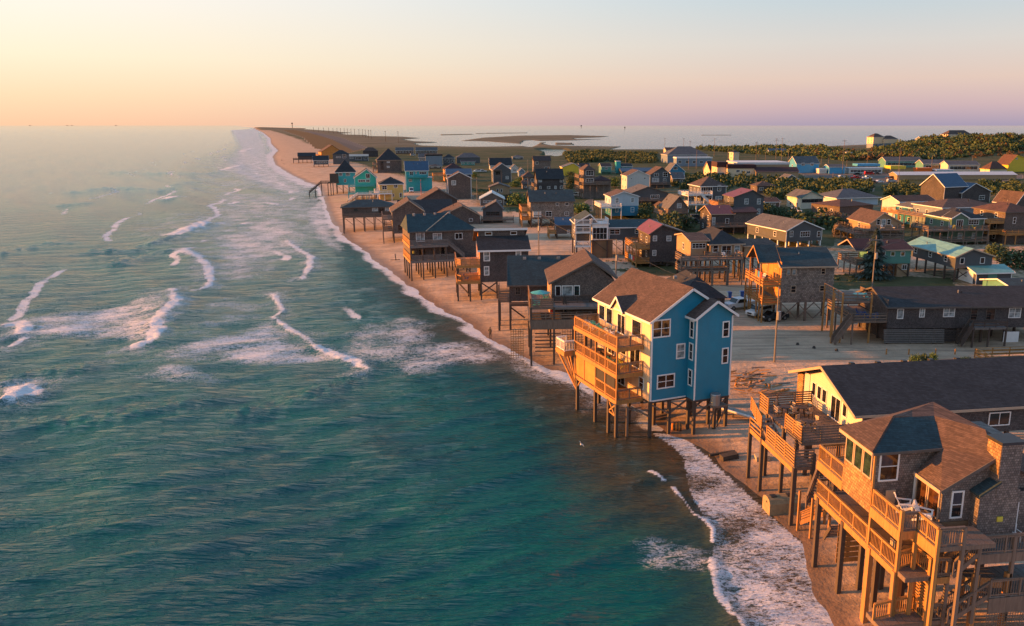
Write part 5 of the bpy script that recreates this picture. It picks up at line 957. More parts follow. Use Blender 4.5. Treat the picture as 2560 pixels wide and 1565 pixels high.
for v in (2,4.5,7,): window(r,'u',v,v+1.5,3.6,5.2,-.07)
PH('',ID,2405,2476,512,482,459,'v',xa=2440,dep=8,ang=24,wall='shingle_dark',rf='roof_blue',trim='trim_white',root=r,F=F,v0=-1.,auto=0,wins=((2447,488,2462,500),))
PH('brown roofed cottage with white gable end',ZF,945,1390,420,218,140,'u',dep=9,ang=14,wall='lap_white',rf='roof_brown',trim='trim_white',auto=0)
PH('blue house with grey roof and orange lit corner porch',ZF,1130,1330,500,290,218,'hip',dep=10,ang=10,wall='lap_azure',rf='roof_grey',trim='trim_white',wins=((1130,300,1165,355,'c'),(1135,410,1165,465,'c')),od=(5.,[3.6]),wood='wood_gold',auto=2)
PH('low brown house with wide orange brown hip roof',ZF,230,640,390,270,175,'hip',dep=13,ang=26,wall='shingle_brown',rf='roof_brown',auto=2)
PH('pale house with large blue grey hip roof like a pavilion',ZF,200,700,262,165,52,'hip',dep=14,ang=14,wall='lap_sky',rf='roof_grey',trim='trim_white',auto=0,ov=1.)
PH('small cream yellow cottage with shallow roof and dark screened porch',Z8,865,1028,352,270,226,'v',xa=945,dep=10,ang=14,wall='lap_corn',rf='roof_grey',trim='trim_teal' if 0 else 'lap_teal',wins=((872,277,1022,306,'n5d'),),auto=2)
PH('slate house with pale hip like roof above a white posted carport',Z8,755,1018,632,508,440,'v',xa=890,fl=588,dep=17,ang=20,wall='lap_slate',rf='roof_grey',trim='trim_white',wins=((785,506,812,552,'n2'),(860,508,932,552,'n4'),(980,508,1006,552)),auto=2,pil='trim_white')
PH('brown house with orange lit timber front at the right frame edge',ZF,2245,2620,720,335,215,'hip',dep=12,ang=10,wall='shingle_brown',rf='roof_brown',trim='trim_dark',wins=((2325,400,2372,480),),od=(4.,),fd=((2245,2620,610,2.5),),wood='wood_gold',auto=2)
PH('brown gabled cottage beyond the bushes at the right edge',ZF,2360,2640,330,235,105,'v',xa=2480,dep=10,ang=16,wall='shingle_brown',rf='roof',trim='trim_white',auto=1)
# shops, motel and hill houses
r,F=PH('long two storey tan motel with maroon mansard roof',ZD,1785,2440,668,552,482,'u',dep=9,ang=2,wall='lap_tan',rf='roof_maroon',trim='trim_tan',cat='building',name='motel',auto=0)
PH('',ZD,1350,1780,650,500,440,'flat',dep=10,ang=2,wall='lap_cream',rf='roof_maroon',root=r,F=F,v0=3.,auto=2,wins=((1480,520,1540,560,'n2'),(1560,530,1620,560,'n2'),(1640,540,1700,575,'n2'),(1480,590,1530,630),(1200,560,1300,600))); PH('',ZD,1190,1345,640,480,400,'flat',dep=14,ang=2,wall='lap_cream',rf='roof_maroon',root=r,F=F,v0=6.,auto=2); PH('',ZD,1500,2300,520,440,405,'flat',dep=25,ang=2,wall='lap_tan',rf='roof_white',root=r,F=F,v0=12.,auto=0)
PH('steep maroon roofed motel office with sunlit cream gable',ZD,1075,1240,612,520,395,'u',dep=9,ang=14,wall='lap_cream',rf='roof_maroon',trim='trim_tan',auto=2,cat='building',name='office')
PH('square lighthouse like tower with small dark cap roof',ZD,1430,1525,425,250,215,'hip',dep=6,ang=20,wall='lap_cream',rf='roof_black',trim='trim_white',cat='tower',name='lookout_tower',auto=1)
PH('broad grey hipped hall roof far behind the poles',ZD,420,1040,420,290,158,'hip',dep=22,ang=6,wall='lap_greyblue',rf='roof_grey',trim='trim_white',cat='building',name='building',auto=0)
PH('bright blue store with two front dormers and sunlit end',ZE,125,360,585,490,415,'u',dep=11,ang=12,wall='lap_bright',rf='roof_grey',trim='trim_white',wins=((180,480,215,510),(270,480,305,510)),cat='building',name='shop',auto=1)
PH('small bright blue store right of the dormered one',ZE,460,628,592,525,498,'u',dep=8,ang=6,wall='lap_bright',rf='roof_grey',trim='trim_white',cat='building',name='shop',auto=0)
PH('white stall building between the blue stores',ZE,360,440,590,560,540,'flat',dep=6,ang=4,wall='lap_white',rf='roof_white',cat='building',name='shop',auto=0)
PH('long white latticed shed beside the car park',ZE,665,1012,590,542,530,'flat',dep=7,ang=3,wall='lap_white',rf='roof_white',wins=((680,552,1000,578,'n9'),),cat='building',name='shed',auto=0)
PH('flat blue canopy on posts over the fuel lot',ZE,755,982,575,515,492,'flat',fl=513,dep=8,ang=3,wall='lap_bright',rf='lap_bright',cat='canopy',name='canopy',auto=0)
PH('long teal fronted store with grey roof below the hill',ZE,1040,1420,530,462,422,'u',dep=12,ang=2,wall='lap_teal',rf='roof_grey',trim='trim_white',wins=((1060,480,1400,510,'n8'),),cat='building',name='shop',auto=0)
PH('teal porch fronted shop in the middle of the store row',ZE,1425,1670,560,492,450,'u',dep=11,ang=2,wall='lap_teal',rf='roof_grey',trim='trim_white',wins=((1450,505,1650,545,'n6'),),cat='building',name='shop',auto=0)
PH('warm yellow shop at the right end of the store row',ZE,1680,2008,570,502,462,'u',dep=11,ang=2,wall='lap_corn',rf='roof_grey',trim='trim_white',wins=((1700,515,1990,550,'n7'),),cat='building',name='shop',auto=0)
PH('flat yellow roofed kiosk among the parked cars',ZE,1092,1245,590,545,512,'flat',dep=9,ang=2,wall='lap_tan',rf='lap_lemon',cat='building',name='kiosk',auto=0)
PH('orange steel container on the lot',ZE,1362,1520,590,545,532,'flat',dep=5,ang=2,wall='orange_box',rf='orange_box',cat='container',name='container',auto=0,fl=588)
PH('very long low white roofed building across the right of the village',ZE,1160,2390,655,607,575,'u',dep=10,ang=2,wall='lap_tan',rf='roof_white',cat='building',name='building',auto=0)
PH('little rust red pyramid roofed hut with yellow eaves',ZE,2110,2290,580,545,465,'hip',dep=9,ang=10,wall='lap_corn',rf='roof_brown',trim='lap_lemon',cat='building',name='kiosk',auto=0)
PH('bright yellow gabled building at the right edge by the hill',ZE,2305,2640,575,500,402,'v',xa=2400,dep=12,ang=8,wall='lap_lemon',rf='roof_brown',trim='lap_lemon',cat='building',name='shop',auto=0,wins=((2380,430,2400,445),))
for l_,Z,x0,x1,yg,ye,yr,k,wm,rm,w_ in (
 ('long low dark roofed motel row on the left behind the far beach houses',ZQ,1960,2160,432,392,360,'u','shingle_brown','roof_grey',6),('long low grey roofed row just right of the other far row',ZQ,2190,2430,436,392,358,'u','shingle_brown','roof_grey',7),
 ('far slate house with thin white posts left of the pale box',ZB,370,490,330,180,112,'u','lap_greyblue','roof_grey',2),('far slate house with white door right of the pale box',ZB,830,1050,330,190,120,'hip','lap_slate','roof_black',3),('tiny teal fronted shed under the far hip roof',ZB,1180,1440,330,268,240,'u','lap_teal','roof_maroon',3),
 ('dark low house in front of the far pale box',ZB,560,800,400,345,312,'hip','shingle_brown','roof_black',2),('small white house touching the slate gabled one',ZB,2140,2270,480,385,325,'v','lap_white','roof_grey',1),('grey brown house left of the big dark brown block',ZC,190,395,700,560,470,'hip','shingle_grey','roof',2),('little grey house at the left of the lawn below the pond',ZC,120,215,560,470,420,'v','lap_greyblue','roof_grey',1),
 ('small maroon roofed house right of the lemon cottage',ZC,985,1160,520,415,360,'u','lap_slate','roof_maroon',2),('navy roofed low house between the lemon cottage and the tall grey house',ZC,1160,1330,490,400,335,'u','lap_tan','roof_black',2),('brown bungalow half sunk in the bushes below the motel',ZD,1800,2090,880,765,690,'hip','shingle_brown','roof',2),
 ('low brown house with blue tarp right of the orange roofed one',ZD,1925,2150,1100,1020,955,'u','shingle_brown','roof_brown',1),('grey roofed building right behind the tan motel end',ZD,2210,2460,740,680,600,'v','lap_slate','roof_grey',1),('grey house behind the slate house with tall windows',ZD,500,680,760,650,560,'u','shingle_grey','roof_grey',2),
 ('grey flat annex in front of the far hall',ZD,560,1110,470,345,325,'flat','lap_greyblue','roof_white',5),('orange roofed low building left of the hall roof',ZD,395,560,300,215,178,'u','lap_cream','roof_brown',0),('grey cottage between the purple gable and the steep shack',ZD,300,430,1180,1090,1010,'hip','shingle_grey','roof',2),
 ('small dark cottage on the grass behind the ice blue roof',ZB,2370,2464,800,700,630,'u','shingle_grey','roof',1),('small house with pale roof at the back of the grass near the power poles',ZR,560,640,335,315,300,'hip','lap_slate','roof_grey',1),('low white store trailer right of the small blue store',ZE,1560,1740,590,560,550,'flat','lap_bright','roof_white',4),
 ('white hillside house peeking over the thicket in the middle',ZE,640,700,392,372,358,'hip','lap_white','roof_grey',0),('low blue roofed building in the trees behind the motel',ZD,1985,2260,265,230,196,'u','lap_greyblue','roof_blue',3)):
    yw0=ye+(yg-ye)*.25; yw1=ye+(yg-ye)*.62; wd=(x1-x0)/max(1,w_*2)
    PH(l_,Z,x0,x1,yg,ye,yr,k,dep=8,ang=8,wall=wm,rf=rm,trim='trim_white' if rm!='roof' else 'trim_dark',wins=[(x0+(x1-x0)*(i+.5)/w_-wd*.45,yw0,x0+(x1-x0)*(i+.5)/w_+wd*.45,yw1) for i in range(w_)],auto=1,cat='building' if 'row' in l_ or 'building' in l_ or 'annex' in l_ or 'shed' in l_ or 'trailer' in l_ else 'house',name='building' if 'row' in l_ or 'building' in l_ or 'annex' in l_ or 'shed' in l_ or 'trailer' in l_ else 'cottage')
for l_,a in (('salmon lit house on the left of the ridge with a dark hip roof',(920,1030,285,215,178,'hip')),('grey gabled house right beside the salmon lit ridge house',(1035,1170,280,235,200,'hip')),('pale teal roofed cottage on the ridge slope',(1310,1420,300,265,240,'hip')),('brown roofed house in the middle of the ridge',(1415,1520,285,240,212,'u')),('low orange lit bungalow on the ridge',(1610,1700,275,255,235,'u')),('topmost house of the ridge with stacked hip roofs',(1690,1925,235,188,145,'hip')),('orange lit house at the far right of the ridge',(2210,2290,290,250,220,'hip')),('grey house at the far right end of the ridge',(2300,2390,295,265,235,'u'))):
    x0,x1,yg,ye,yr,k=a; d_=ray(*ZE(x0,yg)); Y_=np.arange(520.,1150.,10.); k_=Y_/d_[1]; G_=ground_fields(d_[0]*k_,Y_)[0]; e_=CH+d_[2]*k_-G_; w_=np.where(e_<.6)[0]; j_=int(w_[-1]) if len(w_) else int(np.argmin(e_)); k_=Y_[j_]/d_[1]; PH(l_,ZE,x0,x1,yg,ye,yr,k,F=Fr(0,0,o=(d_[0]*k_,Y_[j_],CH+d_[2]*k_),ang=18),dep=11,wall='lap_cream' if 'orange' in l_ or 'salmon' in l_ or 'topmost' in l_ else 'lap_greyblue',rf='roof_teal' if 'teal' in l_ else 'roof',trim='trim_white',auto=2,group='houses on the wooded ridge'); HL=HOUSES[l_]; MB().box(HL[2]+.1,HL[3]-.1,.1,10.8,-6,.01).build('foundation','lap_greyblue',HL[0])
# ---------------------------------------------------------------- vegetation
def leafmesh(name,mat,n,rad,size,seed,flat=.75,lobes=7):
    q=np.random.default_rng(seed); c=q.normal(size=(lobes,3)); c/=np.linalg.norm(c,axis=1)[:,None]; c*=q.uniform(.25,.62,(lobes,1)); c[:,2]=np.abs(c[:,2])*flat*.9+.15
    lr=q.uniform(.32,.55,lobes); li=q.integers(0,lobes,n); d=q.normal(size=(n,3)); d/=np.linalg.norm(d,axis=1)[:,None]
    pts=(c[li]+d*(lr[li]*q.uniform(.55,1.05,n))[:,None]); pts[:,2]=np.maximum(pts[:,2],.02); pts*=np.array(rad)
    a=q.normal(size=(n,3)); a/=np.linalg.norm(a,axis=1)[:,None]; b_=np.cross(a,q.normal(size=(n,3))); b_/=np.linalg.norm(b_,axis=1)[:,None]
    s=size*q.uniform(.6,1.35,(n,1)); v=np.stack([pts-a*s,pts+b_*s*.6,pts+a*s,pts-b_*s*.6],1).reshape(-1,3)
    return v
def vmesh(name,v,mat):
    n=len(v)//4; me=bpy.data.meshes.new(name); me.vertices.add(len(v)); me.vertices.foreach_set('co',v.ravel()); me.loops.add(len(v)); me.loops.foreach_set('vertex_index',np.arange(len(v),dtype=np.int32)); me.polygons.add(n); me.polygons.foreach_set('loop_start',np.arange(0,4*n,4,dtype=np.int32)); me.polygons.foreach_set('loop_total',np.full(n,4,np.int32)); me.update(calc_edges=True); me.materials.append(MATS[mat]); return me
def bush(label,cat,name,px,py,w,h,mat,seed=0,group=None,trunk=True):
    """px,py foot of the plant in the photograph; w,h metres"""
    g=gpt(px,py); t=thing(name,label,cat,loc=g,rz=seed*1.3,group=group); k=seed%4
    if name=='conifer':
        def cf():
            q=np.random.default_rng(4); n=2200; zz=q.uniform(0,1,n)**1.25; tier=.72+.28*np.cos(zz*2*math.pi*7); rr_=(1-zz)**.8*tier*q.uniform(.35,1.,n); a_=q.uniform(0,6.28,n); pts=np.stack([rr_*np.cos(a_),rr_*np.sin(a_),zz-.06*rr_],1); d=np.stack([np.cos(a_),np.sin(a_),-.25+0*a_],1); t_=np.stack([-np.sin(a_),np.cos(a_),0*a_],1); s_=q.uniform(.05,.1,(n,1)); return vmesh('crown',np.stack([pts-d*s_*1.6,pts+t_*s_*.5,pts+d*s_*1.6,pts-t_*s_*.5],1).reshape(-1,3),mat)
        ob('crown',cf(),t,(0,0,h*.1),(w/2*1.15,w/2*1.15,h*.92)); MB().tube((0,0,-.3),(0,0,h*.95),.16,.03,8).build('trunk','wood_dark',t); return t
    me=shared(('leaf',mat,k),lambda:vmesh('crown',leafmesh('c',mat,1300,(1,1,1),.062,11+k*7),mat))
    ob('crown',me,t,(0,0,h*.08),(w/2*1.1,w/2*1.1,h*.92))
    tr=shared(('trunk',),lambda:MB().tube((0,0,-.3),(.04,0,.35),.07,.05,7).tube((.04,0,.35),(.22,.1,.62),.045,.02,6).tube((.04,0,.33),(-.2,-.1,.6),.04,.02,6).mesh('trunk','wood_dark'))
    ob('trunk',tr,t,None,(w*.45,w*.45,h)); return t
BU=[('round dark green tree in front of the grey shingled block',ZC,1010,715,7,6,'leaf_dark'),('tree of dark foliage left of the white gabled house',ZC,1760,740,7,6.5,'leaf_green'),('wide green and orange bush right of the ice blue roof',ZB,2290,1110,9,6,'leaf_green'),('orange leaved bush against the wide green one',ZB,2090,1050,4.5,4.2,'leaf_autumn'),('low bright green bush beside the slate green roofed house',ZC,1160,1195,9,4.5,'leaf_green'),('dark bush with ruddy leaves below the two tone house',ZC,2260,1270,8,4.5,'leaf_olive'),('big dark tree behind the rust red roofed house',Z4,1180,420,11,7,'leaf_dark'),('dark tree right of the steep roofed shack',Z4,1300,400,8,5.5,'leaf_dark'),('green bush by the sand path near the two tone house',Z4,230,235,7,4,'leaf_green'),('blue green conifer in front of the teal walled house',ZF,640,1140,7.5,9.5,'leaf_blue'),('bare grey shrub left of the tan gabled house',ZF,110,480,8,5,'leaf_bare'),('leafless shrub in front of the braced decks',ZF,250,640,5,5.5,'leaf_bare'),('wide dark bush at the right edge under the brown house',ZF,2390,1010,11,5,'leaf_dark'),('dark green tree by the white parked truck',Z8,700,420,10,5,'leaf_dark'),('grey scrub right of the cream cottage',Z8,1080,470,12,5,'leaf_bare'),('small green bush on the lawn near the ice blue roof',ZB,2200,740,7,4,'leaf_green'),('bush by the tall window house',ZC,1010,760,7,3,'leaf_dark'),('dark bush left of the maroon roofed house',ZD,560,1330,10,6,'leaf_dark'),('bush behind the shack decks',ZD,350,1180,8,4,'leaf_olive'),('olive bush with reddish leaves near the two tone house porch',ZD,60,1180,8,4.5,'leaf_olive'),('shrub below the red roofed gable house',ZD,1960,1220,9,5,'leaf_dark'),('dark thick bush between the shack and the maroon roof',ZD,480,1440,9,5,'leaf_dark'),('shrub behind the sage green house',ZF,2010,60,12,6,'leaf_olive'),('dark shrub left of the pavilion roof',ZF,80,210,9,6,'leaf_dark'),('bush at the foot of the long mint roof house',ZF,2110,900,7,4,'leaf_olive'),('low dune shrub leftmost in the row above the long black roof',Z5,1345,1115,1.6,1.7,'leaf_green'),('low dune shrub with yellow tips in the row above the long black roof',Z5,1450,1115,1.9,1.8,'leaf_olive'),('low dune shrub rightmost of the close three above the long black roof',Z5,1530,1112,2.2,1.9,'leaf_green'),('flat weeds far right above the long black roof',Z5,1850,1100,3.,.9,'leaf_olive'),('round shrub near the tiny cottage lawn',ZB,1420,560,6,4,'leaf_green'),('green shrub behind the small tan cottage',ZB,2290,700,7,4.5,'leaf_green'),('brownish bush beside the blue gabled house',ZD,700,640,6,4,'leaf_green'),('bush by the lookout road left of the motel',ZD,700,720,9,4,'leaf_dark'),('dark bush beside the lemon walled cottage',ZC,1000,560,7,4,'leaf_dark'),('green hedge bush below the grey three window house',ZC,1060,700,8,4,'leaf_green')]
for i,(l_,Z,x_,y_,w_,h_,m_) in enumerate(BU): bush(l_,'tree' if 'tree' in l_ or 'conifer' in l_ else 'bush','tree' if 'tree' in l_ else ('conifer' if 'conifer' in l_ else 'bush'),*Z(x_,y_),w_,h_,m_,i)
# maritime thicket: nobody could count its bushes
RID=[]
for o_ in bpy.data.objects:
    if o_.get('group')=='houses on the wooded ridge': l_=math.hypot(o_.location.x,o_.location.y); RID.append((o_.location.x+4*0,o_.location.y,o_.location.x/l_,o_.location.y/l_))
def thicket(name,label,areas,mat,n,size,h,seed,lift=0):
    q=np.random.default_rng(seed); P=[]; W_=[]
    for Z,pts in areas: pl=P2W(Z,pts,2); P.append(pl); xs=pl[:,0]; ys=pl[:,1]; W_.append(.5*abs(np.dot(xs,np.roll(ys,1))-np.dot(ys,np.roll(xs,1))))
    W_=np.array(W_)/sum(W_); base=leafmesh('b',mat,120,(1,1,1),.165,seed+3,lobes=5); V=[]
    for pl,w in zip(P,W_):
        k=max(6,int(n*w)); c=np.zeros((0,2)); lo=pl.min(0); hi=pl.max(0)
        while len(c)<k: t=q.uniform(lo,hi,(k*3,2)); c=np.concatenate([c,t[inpoly(t[:,0],t[:,1],[tuple(e) for e in pl])]])
        c=c[:k]; z=ground_fields(c[:,0],c[:,1])[0]; m=fbm(c[:,0],c[:,1],28.)
        for (x_,y_),z_,mm in zip(c,z,m):
            if any(abs((x_-a)*e-(y_-b)*d)<8 and -42<((x_-a)*d+(y_-b)*e)<7 for a,b,d,e in RID): continue
            s=size*q.uniform(.6,1.3)*(.6+.8*mm); a=q.uniform(0,6.28); ca,sa=math.cos(a),math.sin(a); b=base[q.permutation(120)[:84].repeat(4)*4+np.tile([0,1,2,3],84)]
            hh=h*q.uniform(.5,1.25)*(.4+1.2*mm)
            V.append(np.stack([x_+(b[:,0]*ca-b[:,1]*sa)*s,y_+(b[:,0]*sa+b[:,1]*ca)*s,z_-.2+b[:,2]*hh],1))
    o=ob(name,vmesh(name,np.concatenate(V),mat)); o['kind']='stuff'; o['label']=label; return o
thicket('maritime_thicket','dense dark maritime thicket covering the ridge and the ground behind the village',[(ZE,((-900,330),(300,330),(640,395),(1000,400),(1700,360),(2464,340),(2700,340),(2700,400),(2464,420),(1450,455),(1000,430),(640,470),(380,440),(60,420),(-900,350))),(ZE,((900,372),(2700,350),(2700,420),(900,420)))],'leaf_olive',2700,5.,5.2,21)
thicket('ridge_scrub','brownish scrub mixed through the ridge thicket',[(ZE,((60,360),(640,400),(2700,360),(2700,430),(1450,450),(640,460),(60,410)))],'leaf_autumn',420,4.,4.5,22)
thicket('shrub_bank','dark shrub banks between the houses and the marsh',[(ZC,((900,170),(1200,130),(1900,170),(2464,170),(2464,330),(2060,330),(1900,310),(1000,330))),(ZD,((340,650),(700,650),(760,640),(1330,650),(2300,690),(2464,760),(2464,900),(2280,1000),(1900,950),(1900,820),(1400,810),(1330,900),(500,800))),(Z8,((560,180),(700,160),(1100,150),(1350,170),(1400,240),(1120,260),(1030,250),(780,240),(560,240))),(Z8,((1440,230),(1600,170),(1770,190),(1760,250),(1500,260))),(Z8,((2150,170),(2464,170),(2464,280),(2240,270))),(Z8,((600,330),(800,400),(1050,400),(1180,430),(1100,520),(1020,480),(700,410)))],'leaf_dark',1500,3.4,3.6,23)
thicket('beach_grass','tufts of dune grass on the sand behind the blue house',[(Z4,((400,730),(700,700),(900,760),(1250,830),(1000,870),(640,820))),(Z5,((560,200),(640,330),(520,340))),(Z7,((300,450),(700,480),(880,640),(700,700),(460,560))),(ZF,((200,1060),(700,1110),(640,1170),(200,1180)))],'leaf_olive',700,.8,.55,24)
# ---------------------------------------------------------------- poles and wires
PT=[]
def pole(label,px,yt,yb=None,h=11.,arm=0,mat='wood',group=None,box=False,name='utility_pole',cat='pole',r=.16):
    g=gpt(px,yb); d=ray(px,yt); D=math.hypot(g[0],g[1]); k=D/math.hypot(d[0],d[1]); h=max(3,CH+d[2]*k-g[2])
    t=thing(name,label,cat,loc=(g[0],g[1],g[2]),group=group); rr=max(r,D*.00022)
    MB().tube((0,0,-.5),(0,0,h),rr,rr*.65,8).build('shaft',mat,t)
    if arm: MB().box(-1.2,1.2,-.08,.08,h-.9,h-.7).build('crossarm',mat,t)
    if arm>1: MB().box(-1.2,1.2,-.08,.08,h-1.9,h-1.7).build('crossarm',mat,t)
    if box: MB().tube((.1,-.38,h-4.2),(.1,-.38,h-3.1),.27,.27,10).build('transformer','metal_grey',t)
    PT.append((g[0],g[1],g[2]+h)); return t
FARX=[(784,318.3),(797,318.7),(809,319),(822,319.4),(833,319.8),(843,320.2),(852,320.6),(861,321),(869,321.4),(878,321.8),(887,322.2),(898,322.8),(907,323.2),(914,323.8),(922,324.3),(928,325),(964,327),(996,328)]
for i,(x_,yt) in enumerate(FARX):
    yb=313+(yt-313)*31/10.2; d=CH*FPX/(yb-313); p=gnd(x_,yb,.5); t=thing('power_pole','tall dark power pole in the far marsh row, %s from its left end'%(['first', 'second', 'third', 'fourth', 'fifth', 'sixth', 'seventh', 'eighth', 'ninth', 'tenth', 'eleventh', 'twelfth', 'thirteenth', 'fourteenth', 'fifteenth'][i]) if i<15 else ('tallest near pole of the far marsh row','power pole standing alone right of the marsh row','rightmost far power pole with its foot on the marsh')[i-15],'pole',loc=(p[0],p[1],.3),group='power poles along the marsh road'); h=(31-20.3); hh=31-(yt-313)*d/FPX
    MB().tube((0,0,0),(0,0,hh),max(.2,d*.00022),max(.15,d*.0002),6).build('shaft','wood_dark',t); MB().box(-1.6,1.6,-.1,.1,hh-1.6,hh-1.2).build('crossarm','wood_dark',t)
for i,(Z,x_,yt,yb,arm,l_) in enumerate(((ZD,380,25,215,1,'pole at the left of the hall roof'),(ZD,665,30,330,1,'pole in front of the left slope of the hall roof'),(ZD,765,70,330,1,'pole close before the middle of the hall roof'),(ZD,865,210,510,0,'short sunlit pole right of the hall'),(ZD,745,330,520,0,'low brown pole on the grass beside the hall'),(ZD,1140,30,320,1,'pole right of the hall against the sound'),(ZD,1350,190,370,0,'pole just left of the lookout tower'),(ZD,1780,85,430,2,'pole with double arm behind the motel roof'),(ZD,1825,180,410,0,'bare pole behind the motel roof'),(ZD,1930,240,380,0,'short pole on the far side of the motel'),(ZD,2085,30,410,2,'tall pole with crossed arms right of the motel roof'),(ZD,2172,25,440,1,'reddish tall pole near the right end of the motel'),(ZD,2275,180,460,0,'short reddish pole by the blue dormered store'),(ZE,595,240,620,1,'very tall pole between the blue stores'),(ZE,1170,320,620,2,'tall pole in front of the yellow kiosk roof'),(ZE,850,350,520,0,'thin pole above the blue canopy'),(ZE,642,450,530,0,'short pole behind the small blue store'),(ZE,1510,400,575,0,'pole above the orange container'),(ZE,1930,400,500,1,'pole behind the warm yellow shop'),(ZE,2110,215,320,0,'lone pole on the ridge slope'),(ZE,500,580,650,0,'low post at the edge of the car park'),(ZE,380,420,500,0,'thin post behind the dormered store roof'),(ZE,457,400,490,0,'thin post left of the small blue store'),(ZE,1640,395,470,0,'thin pole behind the middle shop roof'))):
    a=Z(x_,yt); b_=Z(x_,yb); pole('wooden utility '+l_,a[0],a[1],b_[1],arm=arm,group='village utility poles')
for x_,yt,yb,arm,bx,l_ in ((2180,588,722,1,True,'weathered pole with transformer at the end of the long dark roof'),(1936,716,905,0,True,'tall pole standing in the sand right of the blue house'),(1540,598,690,0,True,'pole with grey transformer in front of the glazed porch house'),(1347,530,642,1,True,'pole in the sand lot behind the clerestory house'),(1193,443,500,1,False,'pole on the grass between the blue house and the tan cottage'),(1320,443,486,0,False,'pole left of the big dark brown house'),(1564,385,420,0,False,'pole rising over the turquoise motel'),(1889,445,482,0,False,'pole among the bushes below the motel'),(2103,463,500,0,False,'thin pole at the bushes left of the pavilion roof'),(2508,480,520,0,False,'grey pole near the right edge by the brown gable'),(2245,420,470,0,False,'thin pole beside the tall dark brown house'),(1320,398,450,0,False,'pole in front of the pond')):
    pole(l_,x_,yt,yb,arm=arm,box=bx,mat='wood_grey',r=.14,group='poles between the houses')
pole('red painted flagpole by the turquoise house garage',1053,448,488,mat='cloth_red',name='flagpole',cat='flagpole',r=.1); 
def wire(label,a,b_,sag=1.2):
    n=10; pts=[(a[0]+(b_[0]-a[0])*i/n,a[1]+(b_[1]-a[1])*i/n,a[2]+(b_[2]-a[2])*i/n-sag*4*(i/n)*(1-i/n)) for i in range(n+1)]; b=MB()
    for p,q in zip(pts[:-1],pts[1:]): b.beam(p,q,.04)
    tag(b.build('power_line','metal_dark'),label,'wire')
NB=len(PT)-13; P_=PT[NB:]
wire('sagging power line from the sand lot pole to the pole by the long dark roof',P_[1],P_[0],2.); wire('power line from the blue house sand pole toward the glazed porch house',P_[1],P_[2],3.); wire('power line between the glazed porch pole and the sand lot pole',P_[2],P_[3],2.)
VP={o_.get('label'):o_ for o_ in bpy.data.objects if o_.get('group') in('village utility poles','poles between the houses')}
def ptop(k):
    o_=[v for l,v in VP.items() if k in l][0]; z=max(v.co.z for v in o_.children[0].data.vertices) if o_.children else 8; return (o_.location.x,o_.location.y,o_.location.z+z-.7)
for a,b_,l_ in (('left of the hall roof','left slope of the hall','wire strung left of the hall'),('left slope of the hall','middle of the hall','wire strung before the hall'),('middle of the hall','against the sound','wire from the hall to the pole against the sound'),('against the sound','double arm behind','wire from the hall side to the motel roof pole'),('double arm behind','crossed arms right','wire behind the motel roof'),('crossed arms right','very tall pole between','wire from the motel to the tall pole between the blue stores'),('very tall pole between','yellow kiosk','wire over the car park to the yellow kiosk pole'),('yellow kiosk','orange container','wire over the orange container'),('orange container','warm yellow shop','wire above the store row'),('left of the big dark brown house','tan cottage','wire over the ice blue roof'),('sand lot behind','left of the big dark brown house','wire from the sand lot to the big dark brown house'),('glazed porch house','below the motel','wire from the porch house up to the motel bushes'),('tan cottage','in front of the pond','wire toward the pond'),('end of the long dark roof','brown gable','wire running to the right edge')):
    for k in (0,1):
        p=ptop(a); q=ptop(b_); wire('thin overhead '+('upper ' if k else 'lower ')+l_,(p[0],p[1],p[2]-.9*(1-k)),(q[0],q[1],q[2]-.9*(1-k)),1.4)
